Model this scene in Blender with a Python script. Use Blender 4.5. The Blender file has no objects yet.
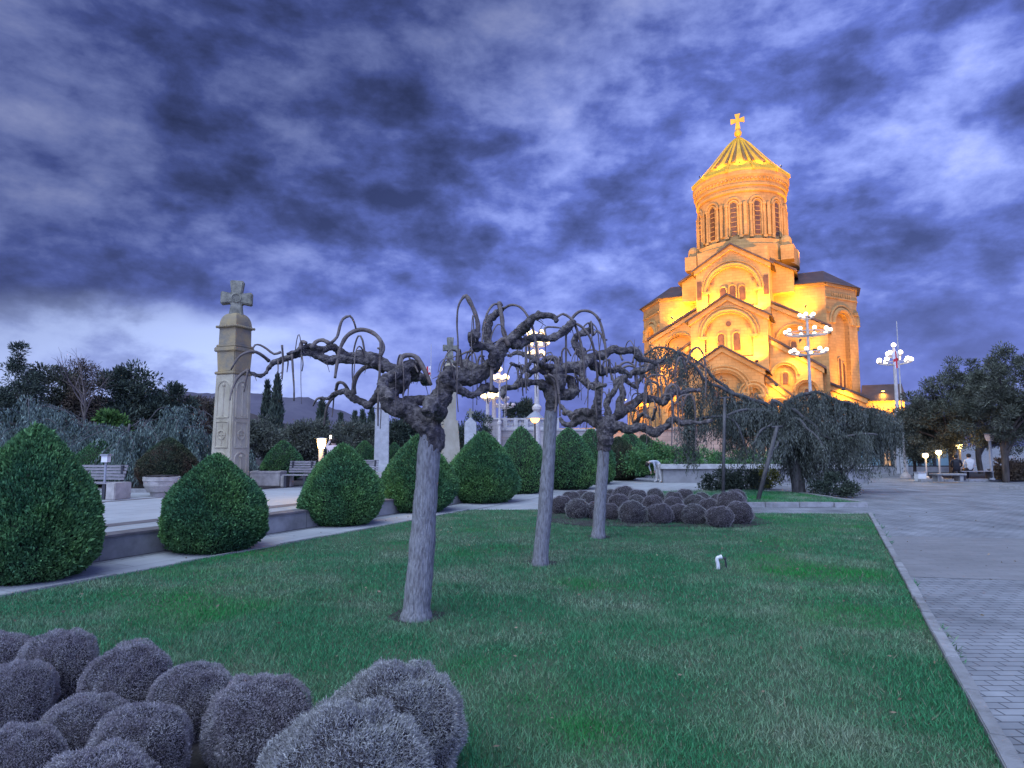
import bpy, bmesh, math, random
import numpy as np
from mathutils import Vector, Matrix, noise
from mathutils.geometry import tessellate_polygon
PI = math.pi
R = math.radians
scn = bpy.context.scene
col = scn.collection
random.seed(7)
rng = np.random.default_rng(7)

# ------------------------------------------------------------------ camera
EYE, FPX = 1.85, 640.0
PITCH = math.atan(62 / FPX)
cd = bpy.data.cameras.new('camera')
cam = bpy.data.objects.new('camera', cd)
col.objects.link(cam)
cam.location = (0, 0, EYE)
cam.rotation_euler = (PI / 2 + PITCH, 0, 0)
cd.sensor_width = 36
cd.lens = 36 * FPX / 1024
cd.clip_start = 0.05
cd.clip_end = 9000
scn.camera = cam

# ------------------------------------------------------------------ dusk sky
world = bpy.data.worlds.new('World')
scn.world = world
world.use_nodes = True


def sky():
    nt = world.node_tree
    N, L = nt.nodes, nt.links
    N.clear()
    out = N.new('ShaderNodeOutputWorld')
    bg = N.new('ShaderNodeBackground')
    tc = N.new('ShaderNodeTexCoord')
    sep = N.new('ShaderNodeSeparateXYZ')
    L.new(tc.outputs['Generated'], sep.inputs[0])

    def M(op, a, b=None, clamp=False):
        n = N.new('ShaderNodeMath')
        n.operation = op
        n.use_clamp = clamp
        for i, v in enumerate((a, b)):
            if v is None:
                continue
            if isinstance(v, (int, float)):
                n.inputs[i].default_value = v
            else:
                L.new(v, n.inputs[i])
        return n.outputs[0]

    def sstep(v, a, b):
        n = N.new('ShaderNodeMapRange')
        n.interpolation_type = 'SMOOTHSTEP'
        L.new(v, n.inputs[0])
        n.inputs[1].default_value = a
        n.inputs[2].default_value = b
        return n.outputs[0]
    x, y, z = sep.outputs
    # a flat cloud deck seen from below: direction projected on a plane overhead
    zz = M('ADD', M('MULTIPLY', M('ABSOLUTE', z), .12), 0.80)
    cmb = N.new('ShaderNodeCombineXYZ')
    L.new(M('DIVIDE', x, zz), cmb.inputs[0])
    L.new(M('DIVIDE', y, zz), cmb.inputs[1])
    L.new(M('MULTIPLY', z, 2.1), cmb.inputs[2])

    def nz(scale, det, rough, dist, off, lac=2.0):
        mp = N.new('ShaderNodeMapping')
        mp.inputs['Location'].default_value = off
        L.new(cmb.outputs[0], mp.inputs[0])
        n = N.new('ShaderNodeTexNoise')
        n.inputs['Scale'].default_value = scale
        n.inputs['Detail'].default_value = det
        n.inputs['Roughness'].default_value = rough
        n.inputs['Distortion'].default_value = dist
        n.inputs['Lacunarity'].default_value = lac
        L.new(mp.outputs[0], n.inputs[0])
        return n.outputs['Fac']
    big = nz(2.1, 3, .5, .25, (3.1, 1.7, 0))
    mid = nz(5.2, 9, .58, .15, (0.4, 5.2, 2))
    fin = nz(14.0, 6, .58, .1, (7, 2, 5))
    v = M('ADD', M('MULTIPLY', big, .50), M('ADD', M('MULTIPLY', mid, .60), M('MULTIPLY', fin, .26)))
    ramp = N.new('ShaderNodeValToRGB')
    L.new(v, ramp.inputs[0])
    e = ramp.color_ramp.elements
    e[0].position = .525
    e[0].color = (.030, .043, .145, 1)
    e[1].position = .90
    e[1].color = (.38, .44, .80, 1)
    for p, c in ((.59, (.050, .071, .235, 1)), (.655, (.082, .117, .39, 1)), (.745, (.185, .240, .585, 1))):
        k = e.new(p)
        k.color = c
    # breaks in the deck low over the western (left) horizon
    nb = nz(1.3, 5, .55, .2, (2, 9, 1))
    low = M('SUBTRACT', 1.0, sstep(M('ADD', z, M('MULTIPLY', M('SUBTRACT', nb, .5), .22)), .165, .215))
    west = M('SUBTRACT', 1.0, sstep(x, -.45, -.12))
    br = M('MULTIPLY', low, west)
    lowr = M('SUBTRACT', 1.0, sstep(z, .02, .30))
    clear = N.new('ShaderNodeMixRGB')
    L.new(M('MULTIPLY', lowr, .6), clear.inputs[0])
    L.new(ramp.outputs[0], clear.inputs[1])
    clear.inputs[2].default_value = (.085, .115, .37, 1)
    hor = N.new('ShaderNodeMixRGB')
    L.new(M('MULTIPLY', br, M('ADD', .40, M('MULTIPLY', sstep(mid, .36, .58), .60))), hor.inputs[0])
    L.new(clear.outputs[0], hor.inputs[1])
    hor.inputs[2].default_value = (.36, .45, .78, 1)
    # the deck is thicker and darker to the upper left; sky brightened unseen behind the viewer as added fill light
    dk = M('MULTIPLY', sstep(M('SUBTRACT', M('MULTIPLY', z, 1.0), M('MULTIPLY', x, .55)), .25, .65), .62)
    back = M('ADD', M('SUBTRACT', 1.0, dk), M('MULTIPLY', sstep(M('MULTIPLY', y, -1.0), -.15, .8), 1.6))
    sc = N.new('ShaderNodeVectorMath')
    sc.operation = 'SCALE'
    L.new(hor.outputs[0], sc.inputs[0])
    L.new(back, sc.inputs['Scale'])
    # last daylight above the clouds
    st = N.new('ShaderNodeTexSky')
    st.sky_type = 'NISHITA'
    st.sun_disc = False
    st.sun_elevation = R(4)
    st.sun_rotation = R(215)
    s2 = N.new('ShaderNodeVectorMath')
    s2.operation = 'SCALE'
    L.new(st.outputs[0], s2.inputs[0])
    s2.inputs['Scale'].default_value = .005
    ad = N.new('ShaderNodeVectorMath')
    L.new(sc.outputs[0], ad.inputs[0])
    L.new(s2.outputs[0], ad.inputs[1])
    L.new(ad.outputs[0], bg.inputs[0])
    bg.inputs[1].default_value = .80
    L.new(bg.outputs[0], out.inputs[0])


sky()
# daylight through the overcast: one very soft sun from behind the viewer
sl = bpy.data.lights.new('sun', 'SUN')
sl.energy = 1.5
sl.angle = R(75)
sl.color = (.72, .90, 1.0)
sun = bpy.data.objects.new('sun', sl)
col.objects.link(sun)
sun.rotation_euler = (R(34), 0, R(-30))
vs = scn.view_settings
vs.view_transform = 'Standard'
vs.look = 'None'
vs.exposure = 1.05
vs.gamma = 1.0
vs.use_curve_mapping = False
scn.cycles.max_bounces = 5
scn.cycles.transparent_max_bounces = 4
scn.cycles.caustics_reflective = False
scn.cycles.caustics_refractive = False
scn.cycles.sample_clamp_indirect = 4
scn.cycles.use_denoising = True


# ------------------------------------------------------------------ surveying
def ray(px, py):
    u = (px - 512) / FPX
    v = (384 - py) / FPX
    return Vector((u, math.cos(PITCH) - v * math.sin(PITCH), math.sin(PITCH) + v * math.cos(PITCH)))


def G(px, py, z=0.0):
    d = ray(px, py)
    return Vector((0, 0, EYE)) + d * ((z - EYE) / d.z)


def AT(px, py, Y):
    d = ray(px, py)
    return Vector((0, 0, EYE)) + d * (Y / d.y)


# ------------------------------------------------------------------ materials
def mat(name, base, rough=.8, var=.15, scale=6.0, bump=0.0, bscale=30.0, metal=0.0, col2=None, island=0.0,
        stretch=(1, 1, 1), spec=.3, emit=None, estr=0.0, detail=5, thr=(.35, .65), transl=0.0):
    m = bpy.data.materials.new(name)
    m.use_nodes = True
    nt = m.node_tree
    N, L = nt.nodes, nt.links
    b = N['Principled BSDF']
    b.inputs['Roughness'].default_value = rough
    b.inputs['Metallic'].default_value = metal
    b.inputs['Specular IOR Level'].default_value = spec
    tc = N.new('ShaderNodeTexCoord')
    mp = N.new('ShaderNodeMapping')
    mp.inputs['Scale'].default_value = stretch
    L.new(tc.outputs['Object'], mp.inputs[0])
    n = N.new('ShaderNodeTexNoise')
    n.inputs['Scale'].default_value = scale
    n.inputs['Detail'].default_value = detail
    n.inputs['Roughness'].default_value = .6
    L.new(mp.outputs[0], n.inputs[0])
    rp = N.new('ShaderNodeMapRange')
    rp.inputs[1].default_value, rp.inputs[2].default_value = thr
    L.new(n.outputs['Fac'], rp.inputs[0])
    mx = N.new('ShaderNodeMixRGB')
    L.new(rp.outputs[0], mx.inputs[0])
    c2 = col2 or tuple(c * (1 + var) for c in base)
    c1 = base if col2 else tuple(c * (1 - var) for c in base)
    mx.inputs[1].default_value = (*c1, 1)
    mx.inputs[2].default_value = (*c2, 1)
    outc = mx.outputs[0]
    if island:
        g = N.new('ShaderNodeNewGeometry')
        hs = N.new('ShaderNodeHueSaturation')
        mr = N.new('ShaderNodeMapRange')
        mr.inputs[3].default_value = 1 - island
        mr.inputs[4].default_value = 1 + island
        L.new(g.outputs['Random Per Island'], mr.inputs[0])
        L.new(mr.outputs[0], hs.inputs['Value'])
        L.new(outc, hs.inputs['Color'])
        outc = hs.outputs[0]
    L.new(outc, b.inputs['Base Color'])
    if bump:
        n2 = N.new('ShaderNodeTexNoise')
        n2.inputs['Scale'].default_value = bscale
        n2.inputs['Detail'].default_value = 5
        L.new(mp.outputs[0], n2.inputs[0])
        bp = N.new('ShaderNodeBump')
        bp.inputs['Strength'].default_value = bump
        bp.inputs['Distance'].default_value = .03
        L.new(n2.outputs['Fac'], bp.inputs['Height'])
        L.new(bp.outputs[0], b.inputs['Normal'])
    if emit:
        b.inputs['Emission Color'].default_value = (*emit, 1)
        b.inputs['Emission Strength'].default_value = estr
    return m


def brick_mat(name, c1, c2, mortar, scale=1.0, bw=.2, bh=.1, ms=.006, rough=.8, coord='Object', rot=(0, 0, 0), dirt=.35,
              dscale=.6, bump=.4, wall=False):
    m = bpy.data.materials.new(name)
    m.use_nodes = True
    nt = m.node_tree
    N, L = nt.nodes, nt.links
    b = N['Principled BSDF']
    b.inputs['Roughness'].default_value = rough
    b.inputs['Specular IOR Level'].default_value = .3
    tc = N.new('ShaderNodeTexCoord')
    mp = N.new('ShaderNodeMapping')
    mp.inputs['Rotation'].default_value = rot
    L.new(tc.outputs[coord], mp.inputs[0])
    if wall:                                   # courses run level on every upright face
        sp = N.new('ShaderNodeSeparateXYZ')
        L.new(tc.outputs['Object'], sp.inputs[0])
        sm = N.new('ShaderNodeMath')
        L.new(sp.outputs[0], sm.inputs[0])
        L.new(sp.outputs[1], sm.inputs[1])
        cb_ = N.new('ShaderNodeCombineXYZ')
        L.new(sm.outputs[0], cb_.inputs[0])
        L.new(sp.outputs[2], cb_.inputs[1])
        L.new(cb_.outputs[0], mp.inputs[0])
    br = N.new('ShaderNodeTexBrick')
    br.inputs['Scale'].default_value = scale
    br.inputs['Brick Width'].default_value = bw
    br.inputs['Row Height'].default_value = bh
    br.inputs['Mortar Size'].default_value = ms
    br.inputs['Mortar Smooth'].default_value = .3
    br.inputs['Color1'].default_value = (*c1, 1)
    br.inputs['Color2'].default_value = (*c2, 1)
    br.inputs['Mortar'].default_value = (*mortar, 1)
    L.new(mp.outputs[0], br.inputs[0])
    n = N.new('ShaderNodeTexNoise')
    n.inputs['Scale'].default_value = dscale
    n.inputs['Detail'].default_value = 8
    n.inputs['Roughness'].default_value = .65
    L.new(tc.outputs['Object'], n.inputs[0])
    mr = N.new('ShaderNodeMapRange')
    mr.inputs[1].default_value, mr.inputs[2].default_value = .3, .7
    mr.inputs[3].default_value, mr.inputs[4].default_value = 1 - dirt, 1 + dirt * .6
    L.new(n.outputs['Fac'], mr.inputs[0])
    hs = N.new('ShaderNodeHueSaturation')
    L.new(mr.outputs[0], hs.inputs['Value'])
    L.new(br.outputs['Color'], hs.inputs['Color'])
    L.new(hs.outputs[0], b.inputs['Base Color'])
    if bump:
        bp = N.new('ShaderNodeBump')
        bp.invert = True
        bp.inputs['Strength'].default_value = bump
        bp.inputs['Distance'].default_value = .01
        L.new(br.outputs['Fac'], bp.inputs['Height'])
        L.new(bp.outputs[0], b.inputs['Normal'])
    return m


MT = {}
MT['paver'] = brick_mat('paver', (.245, .25, .265), (.295, .30, .315), (.105, .105, .115), bw=.22, bh=.11, ms=.008, dirt=.45, dscale=.9)
MT['paver_band'] = brick_mat('paver_band', (.225, .22, .225), (.26, .255, .26), (.15, .14, .145), bw=.6, bh=.10, ms=.006, dirt=.2, bump=.2)
MT['slab'] = brick_mat('slab', (.37, .375, .39), (.41, .415, .43), (.26, .26, .27), bw=1.2, bh=.6, ms=.012, rot=(0, 0, R(-64.5)), dirt=.2, bump=.2)
MT['dark_stone'] = mat('dark_stone', (.16, .14, .145), var=.25, scale=3, bump=.2)
MT['kerb'] = mat('kerb', (.31, .305, .31), col2=(.19, .185, .18), scale=5, bump=.45, bscale=40, island=.16, detail=9, thr=(.42, .72))
MT['old_wall'] = brick_mat('old_wall', (.27, .265, .26), (.32, .31, .305), (.13, .125, .125), bw=1.55, bh=.6, ms=.012, dirt=.5, dscale=1.3, bump=.4, wall=True)
MT['pale_stone'] = mat('pale_stone', (.46, .45, .44), var=.16, scale=3, bump=.3, bscale=14)
MT['stela_pale'] = mat('stela_pale', (.47, .42, .32), col2=(.33, .285, .20), scale=1.6, bump=.5, bscale=16, stretch=(1, 1, .6), detail=8)
MT['stela_cross'] = mat('stela_cross', (.23, .22, .17), var=.35, scale=5, bump=.6, bscale=20)
MT['stela_ochre'] = mat('stela_ochre', (.36, .27, .14), col2=(.21, .19, .15), scale=2.2, bump=.5, bscale=18)
MT['grass_soil'] = mat('grass_soil', (.022, .085, .034), col2=(.080, .110, .065), scale=.7, bump=.6, bscale=60, detail=9)
MT['soil'] = mat('soil', (.05, .042, .042), var=.35, scale=8, bump=.8, bscale=30)


def grass_mat():
    m = mat('grass_blade', (.044, .220, .090), col2=(.260, .325, .215), scale=.75, island=.5, rough=.6, detail=8, thr=(.45, .70))
    nt = m.node_tree
    N, L = nt.nodes, nt.links
    b = N['Principled BSDF']
    src = b.inputs['Base Color'].links[0].from_socket
    tc = N.new('ShaderNodeTexCoord')
    n = N.new('ShaderNodeTexNoise')
    n.inputs['Scale'].default_value = .33
    n.inputs['Detail'].default_value = 3
    L.new(tc.outputs['Object'], n.inputs[0])
    r = N.new('ShaderNodeMapRange')
    r.inputs[1].default_value, r.inputs[2].default_value = .54, .66
    L.new(n.outputs['Fac'], r.inputs[0])
    mx = N.new('ShaderNodeMixRGB')
    L.new(r.outputs[0], mx.inputs[0])
    L.new(src, mx.inputs[1])
    mx.inputs[2].default_value = (.020, .240, .045, 1)
    # straw-dry blades here and there
    g = N.new('ShaderNodeNewGeometry')
    t = N.new('ShaderNodeMath')
    t.operation = 'GREATER_THAN'
    t.inputs[1].default_value = .945
    L.new(g.outputs['Random Per Island'], t.inputs[0])
    m2 = N.new('ShaderNodeMixRGB')
    L.new(t.outputs[0], m2.inputs[0])
    L.new(mx.outputs[0], m2.inputs[1])
    m2.inputs[2].default_value = (.25, .24, .16, 1)
    L.new(m2.outputs[0], b.inputs['Base Color'])
    return m


MT['grass'] = grass_mat()
MT['conifer'] = mat('conifer', (.060, .165, .075), col2=(.130, .270, .080), scale=2.0, island=.55, rough=.65, spec=.25)
MT['conifer_brown'] = mat('conifer_brown', (.045, .085, .036), col2=(.105, .062, .045), scale=1.6, island=.5, rough=.7)
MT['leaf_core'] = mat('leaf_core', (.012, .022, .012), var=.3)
MT['santolina'] = mat('santolina', (.235, .205, .225), col2=(.36, .34, .35), scale=3, island=.55, rough=.8, spec=.2)
MT['santolina_pale'] = mat('santolina_pale', (.26, .25, .255), col2=(.37, .365, .35), scale=3, island=.5, rough=.8, spec=.2)
MT['podium_stone'] = brick_mat('podium_stone', (.40, .28, .22), (.46, .33, .26), (.28, .20, .16), bw=1.6, bh=.7, ms=.03, dirt=.25, bump=0, wall=True)
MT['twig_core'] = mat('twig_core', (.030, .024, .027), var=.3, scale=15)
MT['cedar'] = mat('cedar', (.042, .050, .040), col2=(.135, .148, .126), scale=.9, island=.5, rough=.7, spec=.2)
MT['cedar_blue'] = mat('cedar_blue', (.085, .125, .105), col2=(.20, .255, .22), scale=1.1, island=.45, rough=.7, spec=.2)
MT['cedar_bark'] = mat('cedar_bark', (.085, .08, .08), var=.4, scale=8, bump=.7, bscale=25, stretch=(1, 1, .3))
MT['bark'] = mat('bark', (.29, .285, .295), col2=(.15, .14, .145), scale=46, bump=1.0, bscale=60, stretch=(1, 1, .22), detail=8, thr=(.42, .66))
MT['gnarl'] = mat('gnarl', (.062, .052, .053), col2=(.25, .215, .205), scale=15, bump=1.0, bscale=45, detail=8, thr=(.42, .72))
MT['twig'] = mat('twig', (.115, .088, .080), col2=(.20, .165, .15), scale=9, bump=.3)
MT['olive'] = mat('olive', (.076, .088, .064), col2=(.130, .138, .104), scale=.7, island=.5, rough=.7)
MT['dark_leaf'] = mat('dark_leaf', (.036, .056, .042), col2=(.075, .095, .066), scale=.6, island=.5, rough=.7)
MT['mid_leaf'] = mat('mid_leaf', (.062, .076, .052), col2=(.10, .108, .076), scale=.6, island=.5, rough=.7)
MT['brown_leaf'] = mat('brown_leaf', (.120, .080, .055), col2=(.085, .075, .055), scale=.6, island=.5, rough=.8)
MT['bright_leaf'] = mat('bright_leaf', (.075, .16, .03), col2=(.05, .11, .03), scale=2, island=.4)
MT['yellow_leaf'] = mat('yellow_leaf', (.20, .19, .045), col2=(.10, .12, .03), scale=2, island=.4)
MT['tree_bark'] = mat('tree_bark', (.075, .062, .055), var=.4, scale=6, bump=.6, bscale=20, stretch=(1, 1, .3))
MT['hill'] = mat('hill', (.105, .098, .135), col2=(.135, .125, .165), scale=.012, rough=1, spec=0, detail=8)  # dusk haze put into the base colour, no air volume
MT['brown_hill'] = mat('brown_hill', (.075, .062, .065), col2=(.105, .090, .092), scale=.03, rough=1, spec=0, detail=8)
MT['sandstone'] = brick_mat('sandstone', (.45, .255, .09), (.53, .31, .112), (.34, .19, .068), bw=1.3, bh=.62, ms=.03, coord='Object', dirt=.28, dscale=.22, bump=0, scale=1, wall=True)
MT['roof'] = mat('roof', (.085, .055, .048), var=.25, scale=.5, rough=.55)
MT['gold'] = mat('gold', (.72, .40, .035), var=.15, scale=.6, rough=.5, metal=.1)
MT['gold_dark'] = mat('gold_dark', (.26, .15, .06), var=.2, scale=.6, rough=.45, metal=.3)
MT['church_glass'] = mat('church_glass', (.11, .055, .03), var=.3, scale=1.0, rough=.25)
MT['globe'] = mat('globe', (.9, .85, .75), emit=(1.0, .80, .52), estr=2.2, rough=.3)
MT['globe_warm'] = mat('globe_warm', (.9, .8, .6), emit=(1.0, .66, .26), estr=2.0, rough=.3)
MT['globe_off'] = mat('globe_off', (.62, .52, .50), rough=.3)
MT['lantern'] = mat('lantern', (.9, .8, .6), emit=(1.0, .70, .26), estr=5, rough=.4)
MT['flood'] = mat('flood', (.9, .7, .3), emit=(1.0, .62, .13), estr=6, rough=.4)
MT['lamp_stone'] = mat('lamp_stone', (.52, .47, .44), var=.12, scale=4)
MT['grey_metal'] = mat('grey_metal', (.30, .31, .34), rough=.5, var=.1)
MT['dark_metal'] = mat('dark_metal', (.045, .045, .055), rough=.5, var=.2)
MT['white_paint'] = mat('white_paint', (.74, .73, .72), rough=.5, var=.05)
MT['bench_wood'] = mat('bench_wood', (.27, .25, .26), var=.25, scale=5, stretch=(1, 8, 8), bump=.2)
MT['planter'] = mat('planter', (.42, .385, .355), var=.2, scale=4, bump=.3)
MT['flag_red'] = mat('flag_red', (.60, .045, .06), var=.08)
MT['flag_white'] = mat('flag_white', (.78, .76, .78), var=.05)
MT['shop_glass'] = mat('shop_glass', (.26, .42, .46), var=.12, scale=.8, rough=.2, spec=.5)
MT['shop_lit'] = mat('shop_lit', (.35, .22, .12), emit=(1.0, .55, .25), estr=.35, rough=.4)
MT['concrete'] = mat('concrete', (.27, .265, .27), var=.15, scale=2, bump=.2)
MT['skin'] = mat('skin', (.46, .30, .24), var=.05)
MT['hair'] = mat('hair', (.018, .014, .012), var=.3, scale=30, rough=.6)
MT['pink_cloth'] = mat('pink_cloth', (.62, .50, .50), var=.1, bump=.3)
MT['pale_cloth'] = mat('pale_cloth', (.45, .48, .54), var=.12, bump=.3)
MT['white_cloth'] = mat('white_cloth', (.58, .56, .55), var=.1, bump=.3)
MT['dark_cloth'] = mat('dark_cloth', (.022, .022, .030), var=.3, bump=.3)
MT['beige_cloth'] = mat('beige_cloth', (.44, .42, .43), var=.1, bump=.3)
MT['phone_screen'] = mat('phone_screen', (.5, .4, .3), emit=(1, .8, .5), estr=4)
MT['balustrade'] = brick_mat('balustrade', (.37, .335, .315), (.43, .39, .37), (.26, .24, .23), bw=1.2, bh=.5, ms=.02, bump=0, dirt=.25, wall=True)


# ------------------------------------------------------------------ objects
def tag(o, label=None, cat=None, group=None, kind=None):
    if label:
        o['label'] = label
    if cat:
        o['category'] = cat
    if group:
        o['group'] = group
    if kind:
        o['kind'] = kind
    return o


def thing(name, label, cat, loc=(0, 0, 0), rz=0.0, group=None):
    o = bpy.data.objects.new(name, None)
    o.empty_display_size = .2
    col.objects.link(o)
    o.location = loc
    o.rotation_euler = (0, 0, rz)
    return tag(o, label, cat, group)


def np_mesh(name, V, F, mats, midx=None, smooth=None):
    """V (n,3); F list of (m,k) int arrays"""
    me = bpy.data.meshes.new(name)
    V = np.asarray(V, dtype=np.float32)
    me.vertices.add(len(V))
    me.vertices.foreach_set('co', V.ravel())
    ls, tot, pos = [], [], 0
    for f in F:
        f = np.asarray(f, dtype=np.int32)
        ls.append(f.ravel())
        tot.append(np.full(len(f), f.shape[1], dtype=np.int32))
    ls = np.concatenate(ls)
    tot = np.concatenate(tot)
    st = np.concatenate(([0], np.cumsum(tot)[:-1])).astype(np.int32)
    me.loops.add(len(ls))
    me.loops.foreach_set('vertex_index', ls)
    me.polygons.add(len(tot))
    me.polygons.foreach_set('loop_start', st)
    me.polygons.foreach_set('loop_total', tot)
    if midx is not None:
        me.polygons.foreach_set('material_index', np.asarray(midx, dtype=np.int32))
    me.polygons.foreach_set('use_smooth', np.zeros(len(tot), dtype=bool) if smooth is None else smooth)
    for m in mats:
        me.materials.append(m)
    me.update(calc_edges=True)
    me.validate()
    return me


def link(name, me, parent=None, loc=None):
    o = bpy.data.objects.new(name, me)
    col.objects.link(o)
    if parent:
        o.parent = parent
    if loc is not None:
        o.location = loc
    return o


def spline(pts, step):
    """Catmull-Rom through rows of pts (any width), resampled"""
    P = np.asarray(pts, dtype=float)
    if len(P) < 3:
        n = max(2, int(np.linalg.norm(P[-1, :3] - P[0, :3]) / step))
        t = np.linspace(0, 1, n + 1)[:, None]
        return P[0] * (1 - t) + P[-1] * t
    Q = np.vstack([2 * P[0] - P[1], P, 2 * P[-1] - P[-2]])
    out = []
    for i in range(1, len(Q) - 2):
        a, b, c, d = Q[i - 1], Q[i], Q[i + 1], Q[i + 2]
        n = max(2, int(np.linalg.norm(c[:3] - b[:3]) / step))
        t = (np.arange(n) / n)[:, None]
        out.append(.5 * (2 * b + (c - a) * t + (2 * a - 5 * b + 4 * c - d) * t ** 2 + (3 * b - a - 3 * c + d) * t ** 3))
    out.append(P[-1:])
    return np.vstack(out)


class MB:
    def __init__(s):
        s.v, s.f = [], []

    def add(s, vs, fs):
        o = len(s.v)
        s.v += [tuple(v) for v in vs]
        s.f += [tuple(i + o for i in f) for f in fs]
        return s

    def box(s, c, d, rz=0.0, top=1.0):
        x, y, z = d[0] / 2, d[1] / 2, d[2] / 2
        vs = []
        for sz in (-1, 1):
            k = top if sz > 0 else 1
            for sx, sy in ((-1, -1), (1, -1), (1, 1), (-1, 1)):
                a, b = sx * x * k, sy * y * k
                vs.append((c[0] + a * math.cos(rz) - b * math.sin(rz), c[1] + a * math.sin(rz) + b * math.cos(rz), c[2] + sz * z))
        return s.add(vs, [(3, 2, 1, 0), (4, 5, 6, 7), (0, 1, 5, 4), (1, 2, 6, 5), (2, 3, 7, 6), (3, 0, 4, 7)])

    def tube(s, pts, rad, n=8, jit=0.0):
        P = np.asarray(pts, dtype=float)[:, :3]
        m = len(P)
        if np.isscalar(rad):
            rad = np.full(m, rad)
        T = np.gradient(P, axis=0)
        T /= np.linalg.norm(T, axis=1)[:, None] + 1e-9
        up = np.array((0, 0, 1.0)) if abs(T[0, 2]) < .9 else np.array((1.0, 0, 0))
        u = np.cross(T[0], up)
        u /= np.linalg.norm(u)
        vs = []
        for i in range(m):
            u = u - T[i] * np.dot(u, T[i])
            u /= np.linalg.norm(u) + 1e-9
            w = np.cross(T[i], u)
            for k in range(n):
                a = 2 * PI * k / n
                r = rad[i] * (1 + (random.uniform(-jit, jit) if jit else 0))
                vs.append(P[i] + r * (math.cos(a) * u + math.sin(a) * w))
        fs = []
        for i in range(m - 1):
            for k in range(n):
                k2 = (k + 1) % n
                fs.append((i * n + k, i * n + k2, (i + 1) * n + k2, (i + 1) * n + k))
        fs.append(tuple(range(n - 1, -1, -1)))
        fs.append(tuple((m - 1) * n + k for k in range(n)))
        return s.add(vs, fs)

    def lathe(s, prof, n=24, c=(0, 0, 0), rot=0.0, capb=True, capt=True):
        vs = []
        for r, z in prof:
            for k in range(n):
                a = rot + 2 * PI * k / n
                vs.append((c[0] + r * math.cos(a), c[1] + r * math.sin(a), c[2] + z))
        fs = []
        for i in range(len(prof) - 1):
            for k in range(n):
                k2 = (k + 1) % n
                fs.append((i * n + k, i * n + k2, (i + 1) * n + k2, (i + 1) * n + k))
        if capb:
            fs.append(tuple(range(n - 1, -1, -1)))
        if capt:
            fs.append(tuple((len(prof) - 1) * n + k for k in range(n)))
        return s.add(vs, fs)

    def prism(s, poly, off):
        """3-D polygon swept along a vector"""
        n = len(poly)
        off = Vector(off)
        P = [Vector(p) for p in poly]
        tri = tessellate_polygon([P])
        vs = P + [p + off for p in P]
        fs = [tuple(t) for t in tri] + [tuple(i + n for i in reversed(t)) for t in tri]
        fs += [(i, (i + 1) % n, (i + 1) % n + n, i + n) for i in range(n)]
        return s.add(vs, fs)

    def ball(s, c, r, n=10, squash=1.0):
        prof = [(max(1e-4, r * math.sin(PI * i / n)), -r * squash * math.cos(PI * i / n)) for i in range(n + 1)]
        return s.lathe(prof, max(8, n + 2), c)

    def build(s, name, m, parent=None, smooth=False, world=False, bevel=0.0):
        me = bpy.data.meshes.new(name)
        vs = s.v
        if world and parent is not None:
            t, p = parent, None
            while t.parent:
                t = t.parent
            M = (Matrix.Translation(t.location) @ Matrix.Rotation(t.rotation_euler[2], 4, 'Z')).inverted()
            vs = [tuple(M @ Vector(v)) for v in vs]
        me.from_pydata(vs, [], s.f)
        for k in (m if isinstance(m, (list, tuple)) else [m]):
            me.materials.append(k)
        bm = bmesh.new()
        bm.from_mesh(me)
        bmesh.ops.recalc_face_normals(bm, faces=bm.faces)
        if bevel:
            bmesh.ops.bevel(bm, geom=[e for e in bm.edges if len(e.link_faces) == 2 and e.calc_face_angle(0) > .6], offset=bevel, segments=2, affect='EDGES', clamp_overlap=True)
        bm.to_mesh(me)
        bm.free()
        if smooth:
            me.polygons.foreach_set('use_smooth', [True] * len(me.polygons))
        me.update()
        return link(name, me, parent)


def struct(name, mb, m, **k):
    return tag(mb.build(name, m, **k), kind='structure')


def unit(v):
    return v / (np.linalg.norm(v, axis=1)[:, None] + 1e-9)


def rvec(n, r=None):
    r = r or rng
    return unit(r.normal(size=(n, 3)))


def cards(P, D, L, W, base=.5):
    """diamond leaves: base point, two sides, tip"""
    n = len(P)
    D = unit(D)
    S = unit(np.cross(D, rvec(n)))
    L = np.broadcast_to(np.asarray(L, dtype=float), (n,))[:, None]
    W = np.broadcast_to(np.asarray(W, dtype=float), (n,))[:, None]
    mid = P + D * L * base
    V = np.stack([P, mid + S * W / 2, P + D * L, mid - S * W / 2], axis=1).reshape(-1, 3)
    F = np.arange(4 * n).reshape(n, 4)
    return V, F


def tris(P, D, L, W):
    n = len(P)
    D = unit(D)
    S = unit(np.cross(D, rvec(n)))
    L = np.broadcast_to(np.asarray(L, dtype=float), (n,))[:, None]
    W = np.broadcast_to(np.asarray(W, dtype=float), (n,))[:, None]
    V = np.stack([P - S * W / 2, P + S * W / 2, P + D * L], axis=1).reshape(-1, 3)
    return V, np.arange(3 * n).reshape(n, 3)
# ------------------------------------------------------------------ ground, lawn, terrace
def sheet(name, pts, z, m):
    mb = MB()
    P = [Vector((p[0], p[1], z)) for p in pts]
    tri = tessellate_polygon([P])
    mb.add(P, [tuple(t) for t in tri])
    return struct(name, mb, m)


sheet('plaza_ground', [(-2500, -60), (2500, -60), (2500, 3500), (-2500, 3500)], 0, MT['paver'])
KA, KB = G(868, 515), G(1000, 768)            # path edge of the lawn
KD = (KB - KA).normalized()
KC = KA + KD * 24
LA, LB = G(470, 511), G(0, 600)               # terrace edge of the lawn
UD = Vector((LA.x - LB.x, LA.y - LB.y, 0)).normalized()
NL = Vector((-UD.y, UD.x, 0))                 # towards the terrace
LC = LB - UD * 14


def along(y, off=0.0, z=0.0):
    t = (y - LB.y) / UD.y
    p = LB + UD * t + NL * off
    return Vector((p.x, p.y, z))


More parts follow.
